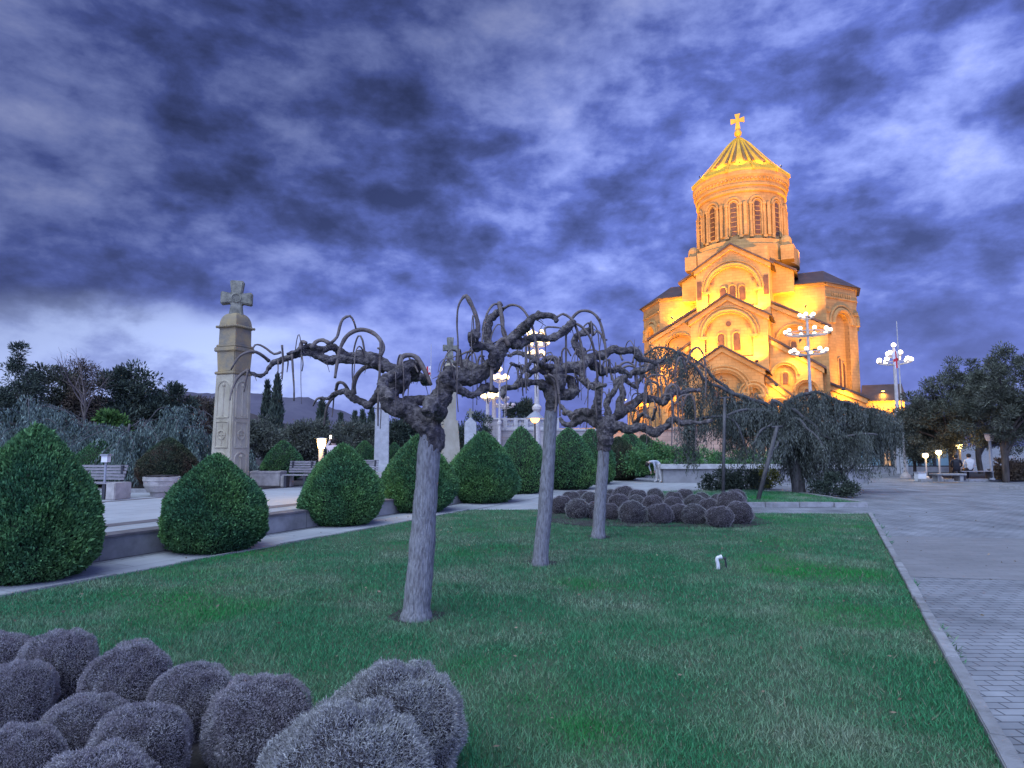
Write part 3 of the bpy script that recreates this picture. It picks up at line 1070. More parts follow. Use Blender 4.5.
T1t = [
    (0, .1, [(399, 376, 2), (401, 359, 2.6), (409, 355, 2.6), (417, 358, 2.5), (424, 369, 2.3), (431, 385, 1.7)]),
    (-.3, -.3, [(335, 378, 1.3), (337, 364, 1.8), (340, 349, 2.0), (347, 336, 2.0), (358, 330, 2.1), (369, 331, 2.2), (378, 337, 2.2), (383, 347, 2.4), (380, 356, 2.2)]),
    (-.3, -.3, [(381, 340, 1.7), (380, 364, 1.5), (379, 388, 1.4), (378, 408, 1.1), (378, 426, .7)]),
    (-.3, -.2, [(331, 343, 1.6), (337, 337, 1.6), (340, 326, 1.6), (343, 319, 1.5), (350, 316, 1.4), (354, 322, 1.0), (356, 329, .8)]),
    (-.4, -.4, [(312, 347, 2.4), (316, 342, 2.2), (322, 340, 2.2), (329, 343, 2)]),
    (-.4, -.4, [(300, 350, 2.2), (302, 342, 2.2), (306, 343, 2)]),
    (.1, .2, [(354, 394, 2.6), (354, 384, 2.5), (358, 374, 2.6), (366, 367, 2.6), (376, 367, 2.8), (384, 371, 3)]),
    (.4, .4, [(350, 395, 2.2), (347, 388, 2), (343, 383, 1.8), (338, 383, 1.8), (336, 390, 1.8)]),
    (.4, .5, [(338, 393, 2), (330, 401, 1.6), (326, 411, 1.3), (324, 426, .8)]),
    (.5, .5, [(322, 398, 1.6), (317, 399, 1.2), (313, 406, .7)]),
    (.4, .4, [(334, 395, .9), (333, 408, .7), (332, 417, .5)]),
    (-.7, -.9, [(269, 361, 1.8), (263, 356, 1.7), (256, 352, 1.6), (248, 352, 1.5), (240, 356, 1.3), (234, 364, 1.0), (231, 370, .7)]),
    (-.6, -.7, [(281, 352, 1.4), (274, 354, 1.4), (267, 349, 1.3), (260, 345, 1.2), (255, 345, 1), (253, 349, .7)]),
    (-.7, -.9, [(249, 370, 1.7), (243, 373, 1.6), (237, 379, 1.4), (232, 390, 1.1), (230, 400, .7)]),
    (-.7, -.7, [(248, 371, 1.2), (246, 380, 1.0), (244, 392, .6)]),
    (-.5, -.5, [(292, 354, 1.2), (293, 372, 1.1), (294, 388, .9), (294, 401, .8)]),
    (-.5, -.5, [(282, 345, 1.1), (283, 360, 1.1), (282, 379, .9)]),
    (-.6, -.6, [(278, 360, .8), (278, 372, .6), (277, 382, .4)]),
    (-.4, -.4, [(302, 356, .8), (303, 364, .6), (302, 371, .6)]),
    (-.4, -.4, [(288, 356, .8), (288, 364, .7), (287, 372, .5)]),
    (-.1, -.1, [(476, 340, 2.4), (478, 326, 2.8), (475, 313, 2.6), (470, 302, 2.6), (466, 296, 2.6), (462, 299, 1.4), (458, 308, 1.1), (457, 325, 1.0), (458, 345, .9), (457, 372, .7)]),
    (.4, .3, [(501, 306, 2.4), (499, 303, 2.4), (502, 318, 2.4), (503, 330, 2.2), (506, 340, 2)]),
    (.4, .1, [(500, 304, 1.3), (493, 305, 1.3), (487, 314, 1.2), (484, 328, 1.1), (482, 345, 1.0), (482, 367, .8)]),
    (.4, .2, [(503, 309, 1.4), (511, 305, 1.4), (520, 307, 1.4), (527, 315, 1.3), (532, 326, 1.2), (536, 344, 1.2), (538, 369, .9)]),
    (.2, 0, [(509, 346, 2.4), (505, 339, 2.6), (499, 342, 2.4), (494, 352, 2.2), (492, 370, 2.0), (491, 391, 1.7)]),
    (.8, .7, [(569, 324, 1.6), (574, 316, 1.6), (581, 311, 1.5), (591, 312, 1.5), (599, 320, 1.4), (604, 337, 1.3), (606, 355, 1.1), (607, 377, .8)]),
    (.8, .9, [(571, 323, 1.5), (579, 325, 1.4), (588, 334, 1.3), (594, 350, 1.2), (598, 382, .9)]),
    (.8, .8, [(573, 321, 1.4), (577, 330, 1.4), (582, 348, 1.3), (584, 366, 1.1), (585, 385, .9)]),
    (.7, .7, [(557, 317, 1.3), (563, 314, 1.4), (569, 317, 1.4), (574, 321, 1.3)]),
    (.7, .7, [(546, 337, 1.2), (545, 328, 1.2), (552, 327, 1.2), (561, 328, 1)]),
    (.7, .7, [(566, 332, 1.3), (566, 355, 1.2), (566, 378, .9)]),
    (0, 0, [(458, 357, 1.0), (464, 353, 1.1), (472, 351, 1.2)]),
    (0, 0, [(466, 368, 1.1), (468, 358, 1.0), (473, 352, 1)]),
    (.1, .1, [(446, 372, .9), (444, 365, .8), (448, 360, .7), (456, 356, .6)]),
    (.1, .0, [(404, 370, 1.2), (413, 364, 1.1), (418, 372, .9)]),
    (.1, .0, [(398, 372, 1.2), (404, 386, 1.1), (403, 396, .9)]),
]
mulberry('nearest and tallest pollarded tree with a thick leaning grey trunk and the longest knotted limbs', (416, 619),
         [(416, 619, 14), (417.5, 600, 13.6), (421, 560, 12.8), (424, 520, 12.2), (427, 480, 11.6), (429, 450, 11.4), (430, 432, 9)],
         T1, T1t, .013, 1.5, 26, .8)
T2 = [
    (0, 0, [(551, 412, 7.2), (551.5, 404, 8), (552, 396, 8.6), (555, 386, 9), (558, 376, 8)]),
    (0, .4, [(556, 398, 6), (566, 395, 6.6), (575, 390, 6.4), (573, 380, 5.6), (566, 378, 5)]),
    (0, .6, [(552, 378, 6.6), (560, 371, 7), (570, 369, 7.4), (583, 365, 7), (592, 359, 6), (600, 356, 5.4), (608, 353, 4.8), (620, 350, 4.6), (633, 353, 4.6), (639, 358, 4.6), (648, 362, 3.4), (658, 364, 2)]),
    (.3, .1, [(584, 366, 5), (583, 357, 5), (576, 348, 4.8), (573, 340, 4.6), (576, 335, 4), (585, 334, 4), (591, 328, 4), (590, 322, 2.6)]),
    (.4, 1.1, [(590, 364, 5), (598, 367, 4.8), (604, 371, 4.4), (612, 369, 4), (620, 371, 3.6), (630, 377, 2.6)]),
    (0, -.6, [(551, 384, 6.4), (544, 384, 5.4), (535, 382, 4.6), (525, 384, 4.4), (512, 385, 4), (505, 390, 3.6), (502, 397, 3)]),
    (.1, 1.3, [(552, 376, 5), (542, 366, 3.4), (532, 358, 2.6), (520, 354, 2.2), (508, 356, 2)]),
    (.1, -1.0, [(550, 378, 5), (541, 372, 3.2), (530, 372, 2.6), (520, 366, 2.4), (512, 362, 2)]),
    (.2, -.9, [(556, 376, 5), (549, 366, 4), (541, 362, 3.2), (529, 364, 2.6), (522, 372, 2.2), (518, 382, 1.8)]),
    (.2, .9, [(560, 372, 4.6), (556, 362, 3.8), (548, 358, 3), (538, 366, 2.6), (526, 376, 2.2)]),
    (.3, -.8, [(575, 368, 4), (582, 376, 3.2), (588, 384, 2.8), (596, 388, 2.6), (606, 384, 2.6)]),
]
T2t = [
    (0, -.1, [(556, 392, 2), (551, 381, 2), (546, 377, 2), (549, 384, 1.6)]),
    (-.3, -.3, [(545, 376, 1.8), (551, 379, 1.9), (555, 388, 1.8), (556, 402, 1.5), (555, 412, 1.1)]),
    (-.3, -.3, [(548, 374, 1.5), (556, 380, 1.5), (559, 395, 1.3), (560, 416, .9)]),
    (.4, .4, [(592, 329, 1.8), (593, 335, 1.6), (597, 331, 1.4), (602, 336, 1.2), (606, 350, .9)]),
    (.4, .4, [(575, 372, 1.2), (578, 382, 1.1), (576, 396, .8)]),
    (-.4, -.4, [(520, 365, 1.1), (522, 380, 1.0), (523, 396, .7)]),
    (.3, .3, [(562, 364, 1.2), (562, 352, 1.1), (566, 348, 1), (571, 356, .8)]),
]
mulberry('middle pollarded tree with a pale straight trunk and tangled crown of short twisted limbs', (540, 565),
         [(540, 565, 8.6), (542, 540, 8.2), (545, 510, 7.8), (547, 480, 7.4), (549, 450, 7.2), (550.6, 420, 7.2), (552, 400, 6)],
         T2, T2t, .017, 2.5, 40, .7, 1.5)
T3 = [
    (0, 0, [(604, 452, 7), (605, 436, 8.4), (606, 426, 9), (607, 418, 7)]),
    (0, -.4, [(604, 428, 6), (598, 419, 5.4), (592, 412, 5), (596, 403, 4.8), (598, 391, 4), (596, 384, 3.4), (588, 388, 2.6), (581, 381, 2.2), (577, 374, 1.8)]),
    (0, .5, [(602, 426, 6), (594, 423, 5), (588, 417, 4.8), (580, 420, 4.2), (572, 424, 3.6), (564, 422, 3), (558, 419, 2)]),
    (.1, .9, [(590, 415, 4.4), (580, 412, 4.2), (573, 416, 4), (566, 412, 3.2), (562, 406, 2)]),
    (0, -.7, [(607, 430, 6.4), (618, 428, 5.6), (629, 427, 5), (643, 427, 4.8), (656, 433, 4.4), (666, 424, 4.2), (675, 419, 4), (689, 423, 3.2), (700, 421, 2.8), (712, 417, 2.2)]),
    (0, .4, [(608, 426, 6), (614, 420, 5.4), (621, 413, 5), (631, 408, 5), (637, 401, 4.4), (650, 399, 4), (664, 402, 4), (670, 394, 3.8), (685, 391, 3.2), (700, 389, 2.4)]),
    (0, -.3, [(612, 422, 4.6), (620, 410, 4.2), (622, 397, 4), (620, 384, 3.8), (628, 376, 3.8), (643, 371, 3.8), (652, 366, 3.2), (662, 362, 2.6)]),
    (0, 1.0, [(612, 422, 4.4), (608, 408, 3.8), (612, 392, 3.4), (622, 378, 3.2), (634, 386, 2.8), (646, 372, 2.2)]),
    (.1, -.9, [(636, 427, 3), (642, 414, 2.4), (652, 420, 2), (656, 408, 1.6)]),
]
T3t = []
rr_ = random.Random(5)
for k in range(20):
    x0 = rr_.uniform(612, 695)
    y0 = rr_.uniform(360, 410) - max(0, (x0 - 640)) * .05
    w_ = rr_.uniform(5, 22) * rr_.choice((-1, 1, 1))
    h_ = rr_.uniform(3, 16)
    dn = rr_.uniform(8, 50)
    dy = rr_.uniform(-1.1, 1.1)
    T3t.append((dy, dy, [(x0, y0, 1.3), (x0 + w_ * .25, y0 - h_ * .8, 1.3), (x0 + w_ * .6, y0 - h_, 1.2), (x0 + w_ * .9, y0 - h_ * .4, 1.1), (x0 + w_, y0 + dn * .45, .9), (x0 + w_ + rr_.uniform(-2, 2), y0 + dn, .6)]))
mulberry('farthest and smallest pollarded tree, its twisted limbs spread in front of the lit church corner', (598, 538),
         [(598, 538, 7.2), (599.5, 515, 6.6), (601, 490, 6.4), (603, 465, 6.4), (604, 440, 5.5)],
         T3, T3t, .021, 3.5, 34, .5, 2.0)


# ------------------------------------------------------------------ weeping cedars
def strands(lines, length, step, rnd, L, W, gap=.05, out=.35, dens=1.0, floor=None):
    """hanging needle curtains below branch lines [(pts array Nx3, dens, lenmul)]"""
    P, D = [], []
    for pts, dn, lm in lines:
        n = len(pts)
        gap_ = rnd.uniform(0, 90)
        for i in [i for i in range(n) for _ in range(int(dens * dn + rnd.random()))]:
            if noise.noise(Vector((i * .055, gap_, 0))) < -.18:
                continue
            p = pts[i] + np.array((rnd.gauss(0, .06), rnd.gauss(0, .06), rnd.gauss(.03, .04)))
            ln = rnd.uniform(*length) * lm
            if floor is not None:
                ln = min(ln, p[2] - floor - rnd.uniform(0, .25))
            k = max(2, int(ln / step))
            sx, sy = rnd.gauss(0, .10), rnd.gauss(0, .10)
            a0, b0 = rnd.gauss(0, .16), rnd.gauss(0, .16)
            for j in range(k):
                t = j / k
                q = p + np.array((a0 * t + sx * math.sin(t * 3), b0 * t + sy * math.sin(t * 3), -ln * t))
                th = 1.0 if t < .75 else .6
                for _ in range(2):
                    P.append(q + np.array((rnd.gauss(0, .03), rnd.gauss(0, .03), rnd.gauss(0, .02))))
                    D.append((rnd.gauss(0, out * th), rnd.gauss(0, out * th), -1))
    P, D = np.array(P), np.array(D)
    n = len(P)
    V, F = cards(P, D, rng.uniform(L * .7, L * 1.3, n), rng.uniform(W * .7, W * 1.3, n))
    return V, F


CY = 23.0
cb = G(799, 494, .06)
CY = cb.y
ct = thing('weeping_cedar', 'wide weeping cedar with grey-green hanging curtains on the kerbed grass island before the church', 'tree', cb)
mb = MB()
TP = [(799, 495, 6.8), (798, 484, 6.2), (795, 470, 5.6), (791, 455, 5.2), (786, 440, 4.6), (779, 420, 3.6), (770, 405, 3)]
def wq(poly, dy0, dy1, Y):
    out = []
    n = len(poly)
    for i, (px, py, r) in enumerate(poly):
        yy = Y + dy0 + (dy1 - dy0) * i / (n - 1)
        p = AT(px, py, yy)
        out.append((p.x, p.y, p.z, r * yy / 640))
    return out
Q = spline(wq(TP, 0, 0, CY), .12)
mb.tube(Q, Q[:, 3], 14, .05)
mb.build('trunk', MT['cedar_bark'], ct, smooth=True, world=True)
CB = [  # (dy0, dy1, density, length multiplier, pts)
    (0, -.8, .55, 1.0, [(779, 420, 3), (764, 404, 2.6), (745, 397, 2.4), (728, 391, 2.2), (708, 381, 2), (692, 366, 1.8), (678, 353, 1.6), (662, 347, 1.3), (650, 350, 1.1), (641, 358, .8)]),
    (0, .5, .22, .7, [(764, 404, 2.4), (740, 396, 2), (716, 380, 1.8), (700, 364, 1.5), (686, 354, 1.2), (672, 352, 1), (660, 360, .8)]),
    (0, -1.2, .8, 1.0, [(786, 440, 3), (772, 403, 2.6), (786, 406, 2.4), (802, 417, 2.3), (818, 430, 2), (830, 439, 1.8), (846, 437, 1.6), (862, 434, 1.3), (877, 436, 1)]),
    (0, .8, 1, .95, [(782, 425, 3), (786, 407, 2.4), (800, 396, 2.2), (814, 393, 2), (830, 398, 1.8), (846, 403, 1.6), (864, 407, 1.3), (882, 412, 1.1), (894, 418, .8)]),
    (0, 1.8, 1, 1, [(782, 425, 3), (800, 404, 2.2), (825, 402, 2), (850, 408, 1.6), (875, 414, 1.2), (890, 424, .8)]),
    (0, -.6, .5, .5, [(795, 470, 2.6), (808, 464, 2.2), (824, 468, 2), (840, 471, 1.8), (852, 467, 1.6), (860, 457, 1.2)]),
    (0, -1.6, .5, .5, [(790, 452, 2.2), (778, 424, 1.8), (768, 426, 1.6), (760, 434, 1.4), (754, 446, 1)]),
    (0, -1.4, .4, .6, [(788, 446, 2.4), (768, 412, 2), (745, 410, 1.8), (725, 417, 1.7), (712, 417, 1.5), (700, 419, 1.4), (690, 424, 1)]),
    (-1.4, -1.5, .45, .5, [(716, 417, 1.6), (728, 418, 1.5), (738, 428, 1.4), (744, 442, 1.2), (747, 456, .8)]),
    (0, -1.8, .6, .6, [(790, 452, 2.6), (780, 430, 2.2), (796, 420, 2), (808, 430, 1.6), (818, 440, 1.2), (826, 450, .8)]),
    (0, 1.6, 1, 1, [(785, 435, 2.6), (765, 410, 2), (745, 404, 1.8), (728, 404, 1.5), (712, 408, 1.2)]),
    (0, 2.4, 1, 1.05, [(785, 435, 2.6), (775, 412, 2), (762, 412, 1.8), (745, 416, 1.5), (730, 424, 1.2)]),
    (0, 1.2, 1, 1, [(790, 452, 2.6), (806, 428, 2), (828, 424, 1.8), (850, 426, 1.5), (872, 430, 1.2), (886, 436, .8)]),
    (0, -2.2, .35, .4, [(793, 460, 2.4), (784, 440, 2), (776, 446, 1.8), (770, 458, 1.2)]),
    (0, 2.8, 1, .9, [(793, 460, 2.4), (812, 440, 2), (836, 440, 1.7), (858, 446, 1.2)]),
]
rc = random.Random(11)
LNS = []
for dy0, dy1, dn, lm, pts in CB:
    Q = spline(wq(pts, dy0, dy1, CY), .10)
    for i in range(len(Q)):
        v = Vector(Q[i, :3])
        Q[i, 2] += noise.noise(v * 1.7) * .10
        Q[i, 0] += noise.noise(v * 1.9 + Vector((9, 0, 0))) * .08
    m = MB()
    m.tube(Q, Q[:, 3] * .8, 7)
    m.build('limb', MT['cedar_bark'], ct, smooth=True, world=True)
    Qf = spline(Q[::3], .034)
    LNS.append((Qf[:, :3], dn, lm))
    # side sprays arching off the limb
    for i in range(4, len(Q) - 1, 4):
        for sgn in (-1, 1):
            if rc.random() < .7:
                a = rc.uniform(0, 2 * PI)
                l = rc.uniform(.4, 1.1)
                p = Q[i, :3]
                arc = spline([(*p, 0), (p[0] + math.cos(a) * l * .5, p[1] + math.sin(a) * l * .5, p[2] + l * .10, 0),
                              (p[0] + math.cos(a) * l, p[1] + math.sin(a) * l, p[2] - l * .35, 0)], .05)
                LNS.append((arc[:, :3], dn * .9, lm * .85))
V, F = strands(LNS, (.5, 1.75), .06, rc, .11, .027, floor=.25, dens=1.45)
B = np.array(tuple(cb))
tag(link('foliage', np_mesh('cedar_foliage', V - B, [F], [MT['cedar']]), ct), kind='stuff')
# the heavy hanging tress over the third trunk's limbs
LT = []
for x0, y0, ln, n in ((686, 392, 2.6, 34), (690, 400, 2.4, 24), (682, 360, 2.0, 14), (668, 360, 1.2, 10), (703, 385, 1.6, 14), (655, 352, .9, 8)):
    p = AT(x0, y0, CY - 1.2)
    LT.append((np.array([(p.x + rc.gauss(0, .13), p.y + rc.gauss(0, .15), p.z + rc.gauss(0, .08)) for _ in range(n)]), 1.0, ln / 1.5))
V, F = strands(LT, (.9, 1.7), .05, rc, .11, .028, dens=1)
tag(link('foliage', np_mesh('cedar_tress', V - B, [F], [MT['cedar']]), ct), kind='stuff')


def weeping(label, px, topy, Y, rad, seed, arms=13, z0=TZ, spire=True):
    rnd = random.Random(seed)
    b = Vector((AT(px, 460, Y).x, Y, z0))
    H = AT(px, topy, Y).z - z0
    t = thing('weeping_cedar', label, 'tree', b, 0, 'blue-green weeping cedars behind the terrace')
    mb = MB()
    mb.tube(spline([(0, 0, -.1, 0), (.05, .03, H * .4, 0), (-.05, 0, H * .8, 0), (0, 0, H * .97, 0)], .15), np.linspace(.12, .05, len(spline([(0, 0, -.1, 0), (.05, .03, H * .4, 0), (-.05, 0, H * .8, 0), (0, 0, H * .97, 0)], .15))), 8)
    mb.build('trunk', MT['cedar_bark'], t, smooth=True)
    LN = []
    lm_ = MB()
    for k in range(arms):
        a = 2 * PI * k / arms + rnd.uniform(-.2, .2)
        l = rad * rnd.uniform(.65, 1.1)
        h0 = H * rnd.uniform(.55, .92)
        up = rnd.uniform(.05, .35)
        Q = spline([(0, 0, h0, 0), (math.cos(a) * l * .35, math.sin(a) * l * .35, h0 + up, 0), (math.cos(a) * l * .75, math.sin(a) * l * .75, h0 + up * .3 - .15, 0),
                    (math.cos(a) * l, math.sin(a) * l, h0 - .55, 0), (math.cos(a) * l * 1.05, math.sin(a) * l * 1.05, max(.4, h0 - 1.2), 0)], .05)
        for i in range(len(Q)):
            q_ = Vector(Q[i, :3]) * 1.6 + Vector((seed * 7.0, k, 0))
            Q[i, 2] += noise.noise(q_) * .16
            Q[i, 0] += noise.noise(q_ + Vector((0, 9, 0))) * .16
        lm_.tube(Q[::3], np.linspace(.026, .006, len(Q[::3])), 6)
        LN.append((Q[:, :3], .8, .8))
    lm_.build('limb', MT['cedar_bark'], t, smooth=True)
    if spire:
        c = np.array([(rnd.gauss(0, .10), rnd.gauss(0, .10), H * (1 - .12 * abs(rnd.gauss(0, 1)))) for _ in range(60)])
        LN.append((c, 1, .7))
    V, F = strands(LN, (.4, 1.7), .075, rnd, .14, .032, floor=.1, dens=1.35)
    tag(link('foliage', np_mesh('weeping_foliage', V, [F], [MT['cedar_blue']]), t), kind='stuff')


weeping('pale weeping cedar with a pointed crown rising behind the largest cone bush', 24, 396, 24.0, 2.4, 1)
weeping('low weeping cedar with arched arms behind the leftmost slatted bench', 88, 420, 25.5, 1.9, 2, spire=False)
weeping('broad weeping cedar with fountain-like arms between the two bushes behind bench and bowl planter', 128, 422, 23.5, 1.9, 3, spire=False)
weeping('weeping cedar with a thin blue-green spire left of the carved pillar', 176, 406, 25, 1.9, 4)
weeping('weeping cedar nearly hidden by the carved pillar', 214, 430, 27, 1.5, 5, spire=False)


# ------------------------------------------------------------------ leafy trees
def leafy(name, label, cat, base, trunk, blobs, n, L, W, m, group=None, seed=1, droop=0.0, clump=.35, nclump=90, limbs=6, tmat='tree_bark'):
    """blobs: ellipsoids (cx, cy, cz, rx, ry, rz) in local metres"""
    rnd = np.random.default_rng(seed)
    pr = random.Random(seed)
    t = thing(name, label, cat, base, 0, group)
    vol = np.array([b[3] * b[4] * b[5] for b in blobs])
    vol = vol ** .55
    ch = rnd.choice(len(blobs), nclump, p=vol / vol.sum())
    d = unit(rnd.normal(size=(nclump, 3))) * (rnd.uniform(.25, 1, nclump) ** .45)[:, None]
    Bc = np.array([blobs[i] for i in ch])
    C = Bc[:, :3] + d * Bc[:, 3:]
    sz = clump * rnd.uniform(.6, 1.35, nclump)
    k = rnd.integers(0, nclump, n)
    off = unit(rnd.normal(size=(n, 3))) * (rnd.uniform(0, 1, n) ** .5)[:, None] * sz[k][:, None]
    P = C[k] + off * np.array((1, 1, .8))
    P[:, 2] = np.maximum(P[:, 2], .05)
    D = unit(off) + unit(d)[k] * .5 + rnd.normal(0, .5, (n, 3)) + np.array((0, 0, .35 - droop))
    V, F = cards(P, D, rnd.uniform(L * .6, L * 1.4, n), rnd.uniform(W * .6, W * 1.4, n))
    tag(link('crown', np_mesh(name + '_crown', V, [F], [m]), t), kind='stuff')
    if trunk:
        mb = MB()
        h, r = trunk
        mb.tube(spline([(0, 0, -.1, 0), (pr.gauss(0, .08), 0, h * .5, 0), (pr.gauss(0, .12), pr.gauss(0, .1), h, 0)], .2), .8 * r, 9, .06)
        for _ in range(limbs):
            c = C[pr.randrange(nclump)]
            Q = spline([(0, 0, h * pr.uniform(.6, .98), 0), (c[0] * .4, c[1] * .4, h + (c[2] - h) * .45, 0), (*c, 0)], .2)
            mb.tube(Q, np.linspace(r * .5, r * .12, len(Q)), 6)
        mb.build('trunk', MT[tmat], t, smooth=True)
    return t


def px_blobs(Y, base, bl, ry=1.0):
    out = []
    for x0, x1, y0, y1 in bl:
        a, b = AT(x0, (y0 + y1) / 2, Y), AT(x1, (y0 + y1) / 2, Y)
        z1, z0 = AT((x0 + x1) / 2, y0, Y).z, AT((x0 + x1) / 2, y1, Y).z
        out.append(((a.x + b.x) / 2 - base.x, random.uniform(-.3, .3), (z0 + z1) / 2 - base.z, (b.x - a.x) / 2, (b.x - a.x) / 2 * ry, (z1 - z0) / 2))
    return out


def bg_tree(name, label, cat, px, Y, bl, n, L, W, m, seed, trunk=(1.6, .14), group='trees behind the terrace', clump=.5, nclump=90, z=TZ, **k):
    b = Vector((AT(px, 450, Y).x, Y, z))
    return leafy(name, label, cat, b, trunk, px_blobs(Y, b, bl), int(n * 1.5), L, W * 1.15, MT[m], group, seed, clump=clump, nclump=nclump, **k)


bg_tree('conifer_tree', 'dark open-branched conifer at the left picture edge, tallest tree behind the terrace', 'tree', 18, 38,
        [(12, 26, 345, 372), (4, 34, 366, 390), (-2, 42, 384, 412), (-8, 48, 405, 440)], 7000, .22, .05, 'dark_leaf', 31, (4.5, .14), clump=.42, nclump=80)
bg_tree('evergreen_tree', 'round dense dark evergreen right of the open-branched conifer', 'tree', 50, 41, [(26, 78, 364, 420), (30, 70, 400, 440), (-10, 20, 388, 430)], 11000, .24, .07, 'mid_leaf', 32, clump=.6)
bg_tree('evergreen_tree', 'broad dark evergreen between the bare tree and the carved pillar', 'tree', 130, 43, [(95, 140, 370, 420), (118, 165, 366, 425), (150, 190, 384, 430), (92, 185, 395, 440)], 16000, .24, .07, 'dark_leaf', 33, clump=.6, nclump=130)
bg_tree('shrub_tree', 'brownish thicket left of the carved pillar below the brown ridge', 'tree', 195, 46, [(165, 225, 398, 440)], 8000, .20, .05, 'brown_leaf', 34)
bg_tree('rusty_tree', 'thin rust-brown leafy tree standing with the bare branches', 'tree', 82, 40, [(66, 92, 358, 400), (62, 96, 385, 430)], 2600, .16, .05, 'brown_leaf', 35, (4, .1))
bg_tree('bright_shrub', 'bright green young shrub in front of the dark evergreens', 'shrub', 108, 29, [(98, 112, 412, 428), (104, 126, 416, 434)], 1300, .22, .10, 'bright_leaf', 36, (.8, .05), clump=.25, nclump=30, group='low shrubs behind the terrace')
GB = 'grey-green trees behind the benches'
bg_tree('olive_tree', 'grey-green olive mass just right of the carved pillar', 'tree', 238, 40, [(214, 262, 414, 460), (224, 285, 420, 462)], 11000, .20, .05, 'olive', 37, group=GB)
bg_tree('olive_tree', 'grey-green olive mass behind the lit square lamp', 'tree', 300, 42, [(270, 330, 424, 464), (290, 345, 418, 462)], 11000, .20, .05, 'olive', 38, group=GB)
bg_tree('olive_tree', 'grey-green olive mass left of the plain white pillar', 'tree', 352, 46, [(330, 382, 422, 462)], 9000, .20, .05, 'olive', 39, group=GB)
bg_tree('evergreen_tree', 'dark green mass between the plain white pillar and the nearest trunk', 'tree', 412, 48, [(384, 412, 420, 455), (400, 440, 412, 458)], 9000, .20, .06, 'dark_leaf', 40, group=GB)
bg_tree('evergreen_tree', 'dark tree behind the small cross stone, beside the pair of lamp columns', 'tree', 478, 62, [(464, 494, 412, 452), (452, 474, 424, 455)], 7000, .24, .07, 'dark_leaf', 41, group=GB)
bg_tree('palm_like_tree', 'feathery dark tree on the balustrade terrace left of the middle trunk', 'tree', 522, 88, [(512, 532, 401, 412), (505, 522, 408, 416), (518, 536, 408, 418)], 2600, .50, .10, 'dark_leaf', 42, (6, .15), group=GB, clump=.8, nclump=22, z=0)
for px, Y, top, wd, lab in ((265, 95, 384, 9, 'left one of the two tall cypresses right of the carved pillar'), (275, 92, 378, 11, 'right and taller one of the two tall cypresses right of the carved pillar'),
                            (321, 100, 402, 12, 'dark pointed tree below the long knotted limb'), (354, 120, 414, 6, 'leftmost small cypress of the far row by the white pillar'), (362, 115, 413, 7, 'second small cypress of the far row by the white pillar'),
                            (371, 110, 411, 8, 'tall cypress standing just left of the plain white pillar'), (446, 120, 430, 7, 'small cypress left of the small cross stone'), (340, 120, 416, 6, 'tiny cypress between the pointed tree and the far row')):
    b = Vector((AT(px, 450, Y).x, Y, 0))
    h = AT(px, top, Y).z
    w_ = wd / 640 * Y / 2
    t = thing('cypress', lab, 'tree', b, 0, 'cypresses on the far side of the garden')
    n = 2200
    zq = rng.uniform(.02, 1, n) ** 1.1
    a = rng.uniform(0, 2 * PI, n)
    rq = w_ * np.minimum(1, (1 - zq) * 2.2 + .02) * np.minimum(1, .5 + zq * 3) * rng.uniform(.55, 1.08, n)
    P = np.stack([np.cos(a) * rq, np.sin(a) * rq, zq * h], axis=1)
    D = np.stack([np.cos(a) * .3, np.sin(a) * .3, np.ones(n)], axis=1) + rng.normal(0, .2, (n, 3))
    V, F = cards(P, D, rng.uniform(.5, 1.1, n), rng.uniform(.14, .3, n))
    link('crown', np_mesh('cypress_crown', V, [F], [MT['dark_leaf']]), t)
    mb = MB()
    mb.tube([(0, 0, -.1), (0, 0, h * .8)], [.2, .05], 7)
    mb.build('trunk', MT['tree_bark'], t)


def bare_tree(label, px, Y, top, seed, z=TZ, n0=6, m='twig'):
    rnd = random.Random(seed)
    b = Vector((AT(px, 450, Y).x, Y, z))
    H = AT(px, top, Y).z - z
    t = thing('bare_tree', label, 'tree', b, 0, 'bare trees behind the terrace')
    mb, br = MB(), MB()
    mb.tube([(0, 0, -.1), (.05, 0, H * .3), (.0, .05, H * .55)], [.14, .11, .07], 8)

    def grow(p, d, l, r, dep, B):
        q = p + d * l * .5 + Vector((rnd.gauss(0, .05), rnd.gauss(0, .05), .02)) * l
        e = p + d * l
        B.tube([p, q, e], [r, r * .8, r * .55], 5)
        if dep <= 0:
            return
        for _ in range(rnd.choice((2, 3))):
            nd = (d + Vector((rnd.gauss(0, .45), rnd.gauss(0, .45), rnd.gauss(.12, .3)))).normalized()
            grow(p.lerp(e, rnd.uniform(.5, 1)), nd, l * rnd.uniform(.55, .8), r * .6, dep - 1, B)
    for k in range(n0):
        a = rnd.uniform(0, 2 * PI)
        d = Vector((math.cos(a) * .55, math.sin(a) * .55, 1)).normalized()
        grow(Vector((0, 0, H * rnd.uniform(.3, .55))), d, H * .24, .04, 3, br)
    mb.build('trunk', MT['tree_bark'], t, smooth=True)
    br.build('crown', MT[m], t)


bare_tree('bare rust-brown tree with fine upright branches among the evergreens', 82, 39, 346, 3)
bare_tree('leafless tree whose bare twigs show above the broad evergreen', 160, 47, 378, 4)

# olives on the right
OG = 'olive trees right of the walk'
def olive(label, px, Y, bl, n, seed, trunk=(2.0, .20), clump=.42, nclump=150):
    b = Vector((AT(px, 480, Y).x, Y, 0))
    return leafy('olive_tree', label, 'tree', b, trunk, px_blobs(Y, b, bl), int(n * OLV), .16, .042, MT['olive'], OG, seed, clump=clump, nclump=nclump, limbs=9)


